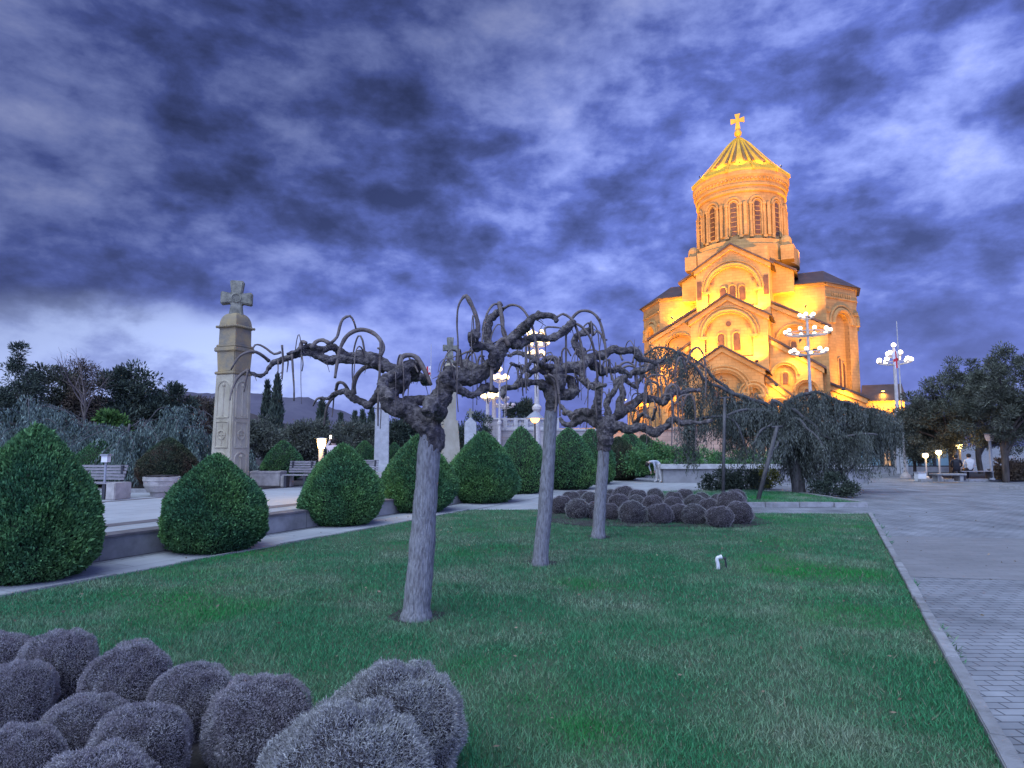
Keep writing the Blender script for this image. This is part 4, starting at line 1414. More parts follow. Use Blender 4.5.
OLV = 1.7
olive('broad olive tree whose crown hangs over the three lit path lamps', 953, 36, [(900, 950, 385, 455), (915, 985, 368, 450), (935, 992, 358, 440), (903, 960, 400, 458)], 26000, 51)
olive('tallest olive tree at the right picture edge, over the grey unlit lamp post', 1006, 33, [(972, 1040, 345, 440), (990, 1080, 350, 445), (960, 1030, 385, 452)], 28000, 52)
olive('farther olive tree with slanting stems behind the seated people', 982, 41, [(955, 1010, 362, 450), (985, 1030, 380, 455)], 14000, 53)
olive('low olive between the tall lamp column and the lit path lamps', 915, 40, [(898, 935, 415, 462)], 8000, 54, trunk=(1.5, .12), nclump=60)
# ------------------------------------------------------------------ cathedral
CA = R(26.3)
CC = Vector((55.0, 149.2, 0))
cath = thing('cathedral', 'floodlit golden sandstone cathedral with stepped gables, tall drum and gilded ribbed dome', 'church', CC, -CA)
BZ = 5.0                                      # top of the podium


def arc(cx, cz, r, n=18, a0=0.0, a1=PI):
    return [(cx + r * math.cos(a0 + (a1 - a0) * i / n), cz + r * math.sin(a0 + (a1 - a0) * i / n)) for i in range(n + 1)]


def niche(cx, z0, zs, r):
    """arched outline: feet at z0, springing at zs"""
    return [(cx + r, z0)] + arc(cx, zs, r) + [(cx - r, z0)]


class Wall:
    """upright wall in its own plane: (s, z) -> 3-D; holes become recessed arches"""

    def __init__(s, o, d):
        s.o = Vector((o[0], o[1], 0))
        s.d = Vector((d[0], d[1], 0)).normalized()
        s.n = Vector((s.d.y, -s.d.x, 0))       # outward
        s.mb = MB()

    def p(s, a, z, out=0.0):
        q = s.o + s.d * a + s.n * out
        return Vector((q.x, q.y, z))

    def face(s, outer, holes=(), depth=.8):
        loops = [[s.p(a, z) for a, z in outer]] + [[s.p(a, z) for a, z in h] for h in holes]
        flat = [v for l in loops for v in l]
        s.mb.add(flat, [tuple(t) for t in tessellate_polygon(loops)])
        for h in holes:
            F = [s.p(a, z) for a, z in h]
            B = [s.p(a, z, -depth) for a, z in h]
            n = len(h)
            s.mb.add(F + B, [(i, (i + 1) % n, (i + 1) % n + n, i + n) for i in range(n)])
            s.mb.add(B, [tuple(t) for t in tessellate_polygon([B])])

    def rib(s, pts, w, out=.0, n=6, B=None):
        (B or s.mb).tube([s.p(a, z, out) for a, z in pts], w, n)

    def slab(s, pts, t, out=0.0, B=None):
        (B or s.mb).prism([s.p(a, z, out) for a, z in pts], s.n * t)


ROOF = MB()
windows = []


def window(w, cx, z0, zs, r, back, pane='church_glass'):
    """dark glazed slit with its moulded surround, standing on a recessed or plain plane"""
    g, f = MB(), MB()
    w.slab(niche(cx, z0, zs, r), .12, -back + .03, g)
    w.rib(niche(cx, z0, zs, r + .22), .17, -back + .1, 6, f)
    fr = f.build('window', MT['sandstone'], cath)
    g.build('pane', MT[pane], fr)


def gable_roof(w, half, zE, zA, y_len, over=.9, th=.35):
    """two tilted slabs behind a gable wall"""
    for sg in (-1, 1):
        a = w.p(0, zA, over)
        e = w.p(sg * (half + over), zE - (zA - zE) / half * over, over)
        poly = [a, e, e + Vector((0, 0, th)), a + Vector((0, 0, th))]
        ROOF.prism(poly, w.n * -(y_len + over))


def raking(w, pts, t=.45, h=.9):
    """light stone cornice just under the roof edge"""
    T_ = MB()
    w.slab(list(pts) + [(a, z - h) for a, z in reversed(pts)], t, .003, T_)
    T_.build('cornice', MT['sandstone'], cath)


def side(x, y0, y1, z0, z1, B, sgn):
    """flank wall of a gabled block"""
    B.box((x - sgn * .25, (y0 + y1) / 2, (z0 + z1) / 2), (.5, abs(y1 - y0), z1 - z0))


def front(y, half, zE, zA, ylen, nic, name):
    w = Wall((0, y), (1, 0))
    w.face([(-half, BZ), (half, BZ), (half, zE), (0, zA), (-half, zE)], nic)
    for h in nic:
        cx = (h[0][0] + h[-1][0]) / 2
        r = abs(h[0][0] - h[-1][0]) / 2
        zs = h[1][1]
        w.rib(arc(cx, zs, r + .55), .30, .05)
        w.rib(arc(cx, zs, r + 1.15), .20, .05)
        for sg in (-1, 1):
            w.slab([(cx + sg * (r + .1) - .75, zs - .55), (cx + sg * (r + .1) + .75, zs - .55), (cx + sg * (r + .1) + .75, zs), (cx + sg * (r + .1) - .75, zs)], .3, .003)
    for sg in (-1, 1):
        side(sg * half, y + .001, y + ylen, BZ, zE - .1, w.mb, sg)
    raking(w, [(-half - .3, zE - .2), (0, zA - .05), (half + .3, zE - .2)])
    gable_roof(w, half, zE, zA, ylen)
    w.mb.build(name, MT['sandstone'], cath)
    return w


w1 = front(-38, 6.9, 15.4, 19.8, 9, [niche(0, 6, 11.4, 3.7), niche(5.05, 8.9, 10.9, 1.25)], 'porch_wall')
for sx in (-1.3, 1.3):
    window(w1, sx, 8.6, 11.4, .48, .8)
m = MB()
w1.rib(arc(0, 13.4, .62, 16, 0, 2 * PI), .16, -.62, 6, m)
m.build('roundel', MT['sandstone'], cath)
m = MB()
w1.rib(arc(5.05, 10.3, .55, 16, 0, 2 * PI), .22, -.6, 6, m)
m.build('roundel', MT['sandstone'], cath)
w2 = front(-29, 7.2, 26.8, 31.2, 8, [niche(0, 19.0, 23.3, 4.5)], 'nave_wall')
for sx in (-1.45, 1.45):
    window(w2, sx, 20.4, 23.3, .52, .8)
m = MB()
w2.slab(arc(0, 25.7, .5, 16, 0, 2 * PI)[:-1], .1, -.78, m)
m.build('roundel', MT['church_glass'], cath)
w3 = front(-21, 7.3, 39.0, 43.6, 14, [niche(0, 30.5, 34.2, 4.9)], 'clerestory_wall')
for sx in (-1.9, 0, 1.9):
    window(w3, sx, 32.0, 34.4 + (.3 if sx == 0 else 0), .5, .8)
for sx in (6.6, -6.6):
    m = MB()
    w3.slab([(sx - .45, 32.5), (sx + .45, 32.5), (sx + .45, 36.5), (sx - .45, 36.5)], .1, .003, m)
    m.build('roundel', MT['church_glass'], cath)


def lean(y, x0, x1, z0, z1, ylen, nic, name, wins=()):
    """lean-to aisle, both sides"""
    for sg in (-1, 1):
        w = Wall((0, y), (1, 0))
        H = [[(sg * a, z) for a, z in h] for h in nic]
        if sg > 0:
            outer = [(x0, BZ), (x1, BZ), (x1, z1), (x0, z0)]
        else:
            outer = [(-x0, z0), (-x1, z1), (-x1, BZ), (-x0, BZ)]
        w.face(outer, H)
        for h in H:
            cx = (h[0][0] + h[-1][0]) / 2
            r = abs(h[0][0] - h[-1][0]) / 2
            w.rib(arc(cx, h[1][1], r + .5), .26, .05)
        side(sg * x1, y + .001, y + ylen, BZ, z1 - .1, w.mb, sg)
        raking(w, [(sg * x0, z0 - .15), (sg * (x1 + .3), z1 - .25)])
        a, e = w.p(sg * x0, z0, .8), w.p(sg * (x1 + .7), z1 - (z0 - z1) / (x1 - x0) * .7, .8)
        ROOF.prism([a, e, e + Vector((0, 0, .45)), a + Vector((0, 0, .45))], (0, ylen + .8, 0))
        w.mb.build(name, MT['sandstone'], cath)
        for cx, z0_, zs, r in wins:
            window(w, sg * cx, z0_, zs, r, .8)


lean(-36, 6.95, 11.6, 14.3, 10.2, 9, [niche(9.0, 6, 8.3, 1.5)], 'aisle_wall')
lean(-28, 7.25, 16.2, 22.4, 16.3, 10, [niche(8.9 + .9, 12, 15.2, 1.9), niche(13.4, 9.5, 12.0, 1.6)], 'aisle_wall', [(9.8, 13.4, 15.2, .42), (13.4, 10.6, 12.0, .38)])
lean(-20, 7.35, 17.4, 30.8, 25.2, 10, [niche(11.2, 18.8, 22.9, 2.7)], 'aisle_wall', [(11.2, 20.5, 22.4, .42)])
lean(-18.5, 16.25, 23.4, 14.4, 11.0, 9, [niche(19.8, 6, 8.6, 1.6)], 'aisle_wall')
# transepts with five-sided ends
for sg in (-1, 1):
    X0, X1, X2 = 7.0, 17.3, 23.2
    fp = [(X0, -12), (X1, -12), (X2, -3.6), (X2, 3.6), (X1, 12), (X0, 12)]
    if sg < 0:
        fp = [(-a, b) for a, b in reversed(fp)]
    n = len(fp)
    WALLS = MB()
    for i in range(n):
        a, b = Vector((*fp[i], 0)), Vector((*fp[(i + 1) % n], 0))
        L_ = (b - a).length
        w = Wall(a, b - a)
        mid = (a + b) / 2
        end = abs(mid.x) > X1 + .5
        if abs(mid.x) < 7.2:
            continue
        if end:
            hw = 2.3 if abs(mid.x) < X2 - .5 else 2.0
            cx = L_ / 2
            w.face([(0, BZ), (L_, BZ), (L_, 36), (0, 36)], [niche(cx, 9.5, 27.4, hw)], 1.1)
            w.rib(arc(cx, 27.4, hw + .75), .5, .1, 8)
            w.rib(arc(cx, 27.4, hw + 1.7), .3, .05)
            for k in (0, L_):
                w.slab([(max(0.1, k - 1.2), 29.6), (min(L_ - .1, k + 1.2), 29.6), (min(L_ - .1, k + 1.2), 30.2), (max(0.1, k - 1.2), 30.2)], .3, .003)
            for k in range(9):
                w.slab([(cx - 3.2 + k * .75, 33.2), (cx - 2.85 + k * .75, 33.2), (cx - 2.85 + k * .75, 33.9), (cx - 3.2 + k * .75, 33.9)], .2, .003)
            w.slab([(.2, 32.7), (L_ - .2, 32.7), (L_ - .2, 33.0), (.2, 33.0)], .25, .003)
            for k in (-1, 0, 1):
                window(w, cx + k * 1.25, 11.5, 19 + (1.0 if k == 0 else 0), .30, 1.1)
        else:
            w.face([(0, BZ), (L_, BZ), (L_, 36), (0, 36)])
        w.slab([(0, 35.2), (L_, 35.2), (L_, 36), (0, 36)], .35, .003)
        for v, f in ((w.mb.v, w.mb.f),):
            WALLS.add(v, f)
    WALLS.build('transept_wall', MT['sandstone'], cath)
    # roof: ridge along x, hipped at the end
    e = 1.0
    xr = sg * X1
    A = [(sg * X0, -12 - e, 35.7), (xr, -12 - e, 35.7), (sg * (X2 + e), -3.6 - .4, 35.6), (sg * (X2 + e), 4.0, 35.6), (xr, 12 + e, 35.7), (sg * X0, 12 + e, 35.7)]
    B_ = [(sg * X0, 0, 41.3), (xr * .99, 0, 41.3)]
    ROOF.add([*A, *B_], [(0, 1, 7, 6), (1, 2, 7), (2, 3, 7), (3, 4, 7), (4, 5, 6, 7), (0, 5, 4, 3, 2, 1), (0, 6, 5)])
    # shoulder block between drum foot and transept
    m = MB()
    m.prism([(sg * 7.0, -14.5, 34), (sg * 11.5, -14.5, 34), (sg * 11.5, -14.5, 38.4), (sg * 7.0, -14.5, 41.0)], (0, 29, 0))
    m.build('shoulder_wall', MT['sandstone'], cath)
    ROOF.prism([(sg * 7.0, -15.3, 41.05), (sg * 12.2, -15.3, 38.05), (sg * 12.2, -15.3, 38.5), (sg * 7.0, -15.3, 41.5)], (0, 30.6, 0))
m = MB()
m.box((0, 2, 24), (14.0, 44, 38))
m.box((0, 9, 19), (34, 20, 28))
m.build('core_wall', MT['sandstone'], cath)
ROOF.build('roof', MT['roof'], cath)
# drum
DR = 9.75
m = MB()
m.lathe([(12.4, 42.5), (12.4, 46.2), (11.6, 46.6), (11.6, 47.6), (10.4, 48.0), (DR, 48.3), (DR, 59.2), (DR + .25, 59.3)], 48)
m.build('drum', MT['sandstone'], cath, smooth=False)
m = MB()
prof = [(DR + .1, 59.0), (DR + .5, 59.2), (DR + .5, 59.7), (DR + .25, 59.8), (DR + .25, 60.4), (DR + .65, 60.5), (DR + .65, 61.0), (DR + .45, 61.1), (DR + .45, 61.5), (DR + 1.2, 62.8), (DR + 1.25, 63.6), (DR + .9, 63.8)]
m.lathe(prof, 60)
for k in range(72):
    a = 2 * PI * k / 72
    m.box(((DR + .78) * math.cos(a), (DR + .78) * math.sin(a), 61.9), (.45, .38, .5), a)
m.build('cornice', MT['sandstone'], cath)
for k in range(12):
    a = 2 * PI * (k + .5) / 12 - PI / 2 + .21
    w = Wall((DR * math.cos(a) - math.cos(a + PI / 2) * 0, DR * math.sin(a)), (-math.sin(a), math.cos(a)))
    g, f = MB(), MB()
    w.slab(niche(0, 49.2, 56.2, .54), .16, -.02, g)
    for q in range(6):
        w.slab([(-.62, 50 + q * 1.1), (.62, 50 + q * 1.1), (.62, 50.12 + q * 1.1), (-.62, 50.12 + q * 1.1)], .1, .145, f)
    w.rib(niche(0, 49.0, 56.3, .95), .22, .12, 6, f)
    w.rib(arc(0, 56.4, 1.5), .30, .12, 6, f)
    w.slab([(2.2, 49.0), (2.9, 49.0), (2.9, 56.6), (2.2, 56.6)], .25, -.02, f)
    for sg in (-1, 1):
        w.rib([(sg * 1.5, 48.6), (sg * 1.5, 56.4)], .30, .15, 8, f)
        w.slab([(sg * 1.5 - .42, 56.0), (sg * 1.5 + .42, 56.0), (sg * 1.5 + .42, 56.5), (sg * 1.5 - .42, 56.5)], .5, -.03, f)
        w.slab([(sg * 1.5 - .42, 48.4), (sg * 1.5 + .42, 48.4), (sg * 1.5 + .42, 48.9), (sg * 1.5 - .42, 48.9)], .5, -.03, f)
    fr = f.build('drum_window', MT['sandstone'], cath)
    g.build('pane', MT['church_glass'], fr)
for sx, sy in ((-1, -1), (1, -1), (-1, 1), (1, 1)):
    m = MB()
    m.box((sx * 10.3, sy * 8.4, 43.9), (2.6, 3.0, 3.2))
    m.lathe([(1.25, 0), (1.25, 1.6), (1.1, 2.1), (.75, 2.6), (.25, 2.85), (.02, 2.9)], 14, (sx * 10.0, sy * 7.4, 45.5))
    m.build('buttress', MT['sandstone'], cath)
# gilded ribbed dome: concave facets with dark seams
m, s_ = MB(), MB()
NS = 12
DZ = [(11.15, 63.6), (11.2, 64.2), (8.9, 66.5), (6.6, 69.1), (4.4, 71.9), (2.6, 74.2), (1.2, 75.7), (.55, 76.3)]
m.lathe(DZ, NS, (0, 0, 0), PI / NS + .12)
dome = m.build('dome', MT['gold'], cath)
for k in range(NS):
    a0 = 2 * PI * k / NS + PI / NS + .12
    s_ = MB()
    s_.tube([(r * math.cos(a0), r * math.sin(a0), z + .05) for r, z in DZ], [.30] * 6 + [.2, .1], 6)
    s_.build('rib', MT['gold'], dome)
for k in range(NS):
    a = 2 * PI * (k + 1) / NS + .12
    s_ = MB()
    for off in (-.15, .15):
        pts = []
        for r, z in DZ[2:6]:
            ap = r * math.cos(PI / NS) - .12 * r / 3
            t_ = off * r
            pts.append((ap * math.cos(a) - t_ * math.sin(a), ap * math.sin(a) + t_ * math.cos(a), z + .04))
        if abs(off) < .2 and k % 2 == 0:
            r0, r1 = DZ[2], DZ[5]
        s_.tube(pts, [.62, .48, .34, .18], 6)
    s_.build('facet_seam', MT['gold_dark'], dome)
m = MB()
m.lathe([(.45, 76.1), (.35, 76.7), (.75, 77.1), (.9, 77.6), (.75, 78.1), (.25, 78.5), (.15, 79.0)], 14)
m.build('finial', MT['gold'], dome, smooth=True)


def flared_cross(cx, cz, h, w, t, up=.46, wa=.16, wb=.30):
    """cross with arms that widen outwards, polygon in (x, z)"""
    a, b = t * wa / .2, t * wb / .2
    zc = cz + h * (1 - up)
    return [(cx - a, zc - a), (cx - b, cz), (cx + b, cz), (cx + a, zc - a), (cx + w / 2, zc - b), (cx + w / 2, zc + b), (cx + a, zc + a),
            (cx + b, cz + h), (cx - b, cz + h), (cx - a, zc + a), (cx - w / 2, zc + b), (cx - w / 2, zc - b)]


m = MB()
m.prism([Vector((x, -.18, z)) for x, z in flared_cross(0, 78.6, 3.9, 3.2, .42, .42)], (0, .36, 0))
m.build('cross', MT['gold'], cath)
# podium
m = MB()
m.box((0, -6, BZ / 2), (64, 84, BZ))
m.box((0, -6, BZ - .15), (64.8, 84.8, .5))
pod = m.build('podium', MT['podium_stone'], None)
pod.location = CC
pod.rotation_euler = (0, 0, -CA)
tag(pod, 'pinkish stone podium wall beneath the cathedral', 'podium')
# annex on the right
an = thing('annex_building', 'small floodlit annex with brown metal gable roof right of the cathedral', 'building', CC + Vector((math.cos(CA) * 27 - math.sin(CA) * 5, -math.sin(CA) * 27 - math.cos(CA) * 5, 0)), -CA)
m = MB()
m.box((0, 0, 5.6), (7.0, 9, 11.0))
m.build('wall', MT['sandstone'], an)
m = MB()
m.add([(-3.9, -5, 10.9), (3.9, -5, 10.9), (3.9, 5, 10.9), (-3.9, 5, 10.9), (-3.6, 0, 14.6), (3.6, 0, 14.6)], [(0, 1, 5, 4), (2, 3, 4, 5), (1, 2, 5), (3, 0, 4), (0, 3, 2, 1)])
m.build('roof', MT['roof'], an)


# floodlights on the cathedral ledges
SOD = (1.0, .46, .04)
MC = Matrix.Translation(CC) @ Matrix.Rotation(-CA, 4, 'Z')


def flood(p, aim, power, label, size=1.1, blend=.8, rad=.5, body=.30):
    wp_, wa = MC @ Vector(p), MC @ Vector(aim)
    d = (wa - wp_).normalized()
    t = thing('floodlight', label, 'floodlight', wp_, 0, 'floodlights on the cathedral')
    q = d.to_track_quat('-Z', 'Y').to_matrix()
    mb, fb, leg = MB(), MB(), MB()
    mb.box((0, 0, .12), (body * 2, body * 1.4, .3))
    fb.box((0, 0, -.04), (body * 1.8, body * 1.2, .02))
    for B, nm, mm in ((mb, 'housing', 'dark_metal'), (fb, 'lens', 'flood')):
        B.v = [tuple(q @ Vector(v)) for v in B.v]
        B.build(nm, MT[mm], t)
    leg.box((0, 0, -.40), (.10, .10, .6))
    leg.build('bracket', MT['dark_metal'], t)
    ld = bpy.data.lights.new('flood_lamp', 'SPOT')
    ld.energy = power
    ld.color = SOD
    ld.spot_size = R(150) if size is None else size
    ld.spot_blend = blend
    ld.shadow_soft_size = rad
    lo = bpy.data.objects.new('lamp', ld)
    col.objects.link(lo)
    lo.parent = t
    lo.location = d * .15
    lo.rotation_euler = d.to_track_quat('-Z', 'Y').to_euler()


FK = .40
W_ = R(140)
for sg, sd in ((-1, 'left'), (1, 'right')):
    flood((sg * 5.4, -23.0, 29.0), (sg * 4.2, -20.5, 35), 19000 * FK, f'bright floodlight at the {sd} foot of the topmost gable wall', W_)
    flood((sg * 5.2, -31.2, 17.8), (sg * 4.2, -28.5, 23), 18000 * FK, f'bright floodlight on the {sd} slope of the lowest gable roof', W_)
    flood((sg * 12.5, -14.6, 28.6), (sg * 12.5, -11, 34), 15000 * FK, f'floodlight under the {sd} transept front', W_)
    flood((sg * 12.6, -30.0, 18.2), (sg * 11.5, -27.5, 15), 6000 * FK, f'small floodlight under the eave of the {sd} middle aisle', W_)
    flood((sg * 9.6, -30.5, 12.0), (sg * 9.2, -27.5, 16), 8500 * FK, f'floodlight on the {sd} low aisle roof', W_)
    flood((sg * 8.9, -38.2, 12.4), (sg * 8.9, -35.6, 9.5), 2600 * FK, f'small floodlight on the {sd} lowest aisle face', W_)
    flood((sg * 19.6, -20.4, 12.6), (sg * 19.4, -17.5, 9.5), 4800 * FK, f'floodlight on the {sd} outermost aisle face', W_)
    flood((sg * 21.8, -12.5, 12.2), (sg * 21.4, -7.8, 20), 9000 * FK, f'floodlight at the {sd} transept end niche', W_)
    flood((sg * 30, -13, 6.0), (sg * 22, -4, 26), 42000 * FK, f'ground floodlight aimed at the {sd} transept end', R(80))
    flood((sg * 4.5, -13.2, 42.0), (sg * 4.2, -8, 54), 9000 * FK, f'floodlight on the {sd} slope of the topmost gable roof aimed at the drum', W_)
    flood((sg * 47, -58, 6), (sg * 1.5, -6, 58), 560000 * FK, f'far ground floodlight on the {sd} aimed at drum and dome', R(24))
    flood((sg * 13.5, -16.0, 30.5), (sg * 7.4, -16, 36), 9000 * FK, f'floodlight beside the {sd} flank of the topmost gable block', W_)
    flood((sg * 12.5, -26.0, 22), (sg * 7.0, -25, 26), 6000 * FK, f'floodlight beside the {sd} flank of the middle gable block', W_)
    flood((sg * 15.0, -24.2, 20.2), (sg * 12.5, -19.5, 25), 5500 * FK, f'floodlight on the {sd} middle aisle roof', W_)
    flood((sg * 27, -8, 13.0), (sg * 27, -8.5, 10.0), (1800 if sg > 0 else 200) * FK, f'floodlight near the {sd} podium corner', W_)
    flood((sg * 15.5, 4.0, 41.6), (sg * 5, -1, 57), 45000 * FK, f'floodlight behind the {sd} transept ridge aimed at the drum', R(80))
flood((22, -58, 6), (2, -25, 32), 38000 * FK, 'ground floodlight right of the cathedral front', R(70))
flood((-26, -56, 6), (-2, -25, 34), 30000 * FK, 'ground floodlight left of the cathedral front', R(70))

for k in range(12):
    a = 2 * PI * (k + 1) / NS + .12
    flood((10.3 * math.cos(a), 10.3 * math.sin(a), 65.9), (6.0 * math.cos(a), 6.0 * math.sin(a), 70.0), 2600 * FK, 'tiny uplight at the foot of one facet of the gilded dome', W_, body=.16)
for sg, sd in ((-1, 'left'), (1, 'right')):
    flood((sg * 16 - 4, -58, 1.0), (sg * 16 - 4, -48, 3.2), 5000 * FK, f'low floodlight before the {sd} part of the podium wall', W_)

# ------------------------------------------------------------------ balustrade terrace and stair wall left of the church
def strip_wall(name, label, cat, x0, x1, topy, Y, th, m, z0=0.0):
    a, b = AT(x0, topy, Y), AT(x1, topy, Y)
    h = a.z - z0
    t = thing(name, label, cat, Vector(((a.x + b.x) / 2, Y, z0)))
    mb = MB()
    mb.box((0, th / 2, h / 2 - .1), (b.x - a.x, th, h - .2))
    mb.build('wall', MT[m], t)
    mb = MB()
    mb.box((0, th / 2, h - .1), (b.x - a.x + .3, th + .3, .22))
    mb.build('coping', MT['pale_stone'], t)
    return t, (b.x - a.x), h


bt, bw_, bh_ = strip_wall('terrace_building', 'pale stone terrace wall left of the cathedral stairs', 'wall', 494, 612, 429, 84, 6, 'balustrade')
t, w_, h_ = strip_wall('stone_pier', 'square stone pier carrying the pair of lamp columns', 'pier', 483, 499, 418, 82, 2.2, 'balustrade')
b = AT(526, 429, 84)
bal = thing('balustrade', 'stone balustrade on top of the pale terrace wall', 'balustrade', Vector((b.x, 84.3, bh_)))
L_ = 62 / 640 * 84
m = MB()
m.box((0, 0, .12), (L_, .5, .24))
m.box((0, 0, 1.32), (L_, .5, .22))
m.build('rail', MT['pale_stone'], bal)
for k in range(7):
    m = MB()
    m.box((-L_ / 2 + L_ * k / 6, 0, .72), (.55, .55, 1.5))
    m.build('post', MT['pale_stone'], bal)
m = MB()
for k in range(44):
    x = -L_ / 2 + L_ * (k + .5) / 44
    m.lathe([(.10, 0), (.06, .15), (.11, .4), (.06, .75), (.09, 1.0)], 6, (x, 0, .22))
m.build('baluster', MT['pale_stone'], bal)
bal.children[-1]['kind'] = 'stuff'
strip_wall('low_wall', 'long low stone wall with white coping behind the stooping person', 'wall', 663, 868, 464.5, 32.5, .5, 'concrete')
m = MB()
hy = 33.6
leafy('hedge', 'clipped green hedge behind the long low wall', 'hedge', Vector((AT(700, 450, hy).x, hy, 0)), None,
      [((AT(x, 450, hy).x - AT(700, 450, hy).x), 0, z, .9, .5, .75) for x, z in ((640, 1.2), (655, 1.25), (668, 1.2), (682, 1.05), (697, .9), (712, .95), (728, .95), (745, .9), (762, .9), (780, .9), (800, .9))],
      24000, .13, .05, MT['conifer'], None, 61, clump=.34, nclump=240)
LOWG = 'low shrubs under the weeping cedar'
for px, py, w_, h_, mm, lab, sd in ((722, 492, 30, 26, 'dark_leaf', 'dark low shrub beside the upright support post, left of the cedar', 1), (746, 491, 26, 24, 'dark_leaf', 'dark low shrub between the upright post and the leaning prop', 2),
                                (765, 488, 22, 24, 'yellow_leaf', 'yellow-green shrub behind the leaning prop', 3), (835, 496, 30, 24, 'dark_leaf', 'dark shrub at the foot of the cedar on its right side', 4)):
    p = G(px, py, .06)
    s_ = p.y / 640
    leafy('low_shrub', lab, 'shrub', p, None, [(0, 0, h_ * s_ * .45, w_ * s_ * .5, .5, h_ * s_ * .5), (w_ * s_ * .35, .1, h_ * s_ * .3, w_ * s_ * .35, .4, h_ * s_ * .35), (-w_ * s_ * .35, .1, h_ * s_ * .3, w_ * s_ * .35, .4, h_ * s_ * .33)],
          4200, .09, .04, MT[mm], LOWG, 70 + sd, clump=.22, nclump=50)

# ------------------------------------------------------------------ kerbed islands
ia, ib = G(690, 507), G(866, 507)
isl = [(ia.x, ia.y), (ib.x, ib.y), (ib.x - .1, 24.5), (9.0, 25.6), (5.6, 25.0), (4.8, 22.8)]
sheet('island_lawn', isl, .10, MT['grass_soil'])
grow_grass('island_grass', isl, [(15, 26, 900)], 26, z=.10, hscale=1.5)
kerb_run('island_kerb', Vector((ia.x + 1.2, ia.y - .06, 0)), Vector((ib.x, ib.y - .06, 0)), .16, .15, 1.0, MT['kerb'])
kerb_run('island_kerb', Vector((ib.x + .02, ib.y + .1, 0)), Vector((ib.x - .08, 24.5, 0)), .16, .15, 1.0, MT['kerb'])
ra = G(1002, 489)
isr = [(ra.x, ra.y + .05), (ra.x + 1.0, ra.y - 2.0), (ra.x + 9, ra.y - 3.6), (ra.x + 22, ra.y - 3.2), (ra.x + 22, ra.y + 2.5), (ra.x + 3, ra.y + .6)]
sheet('right_island', isr, .10, MT['grass_soil'])
kerb_run('right_island_kerb', Vector((*isr[0], 0)), Vector((*isr[1], 0)), .16, .15, 1.0, MT['kerb'])
kerb_run('right_island_kerb', Vector((*isr[1], 0)), Vector((*isr[2], 0)), .16, .15, 1.0, MT['kerb'])
kerb_run('right_island_kerb', Vector((*isr[0], 0)), Vector((*isr[5], 0)), .16, .15, 1.0, MT['kerb'])
ob = [G(918, 482), G(1060, 481)]
sheet('olive_bed', [(ob[0].x, ob[0].y), (ob[1].x, ob[1].y), (AT(1075, 470, 43.5).x, 43.5), (AT(925, 470, 43.5).x, 43.5)], .10, MT['soil'])
kerb_run('olive_bed_kerb', ob[0] - Vector((0, .08, 0)), ob[1] - Vector((0, .08, 0)), .2, .16, 1.2, MT['kerb'])

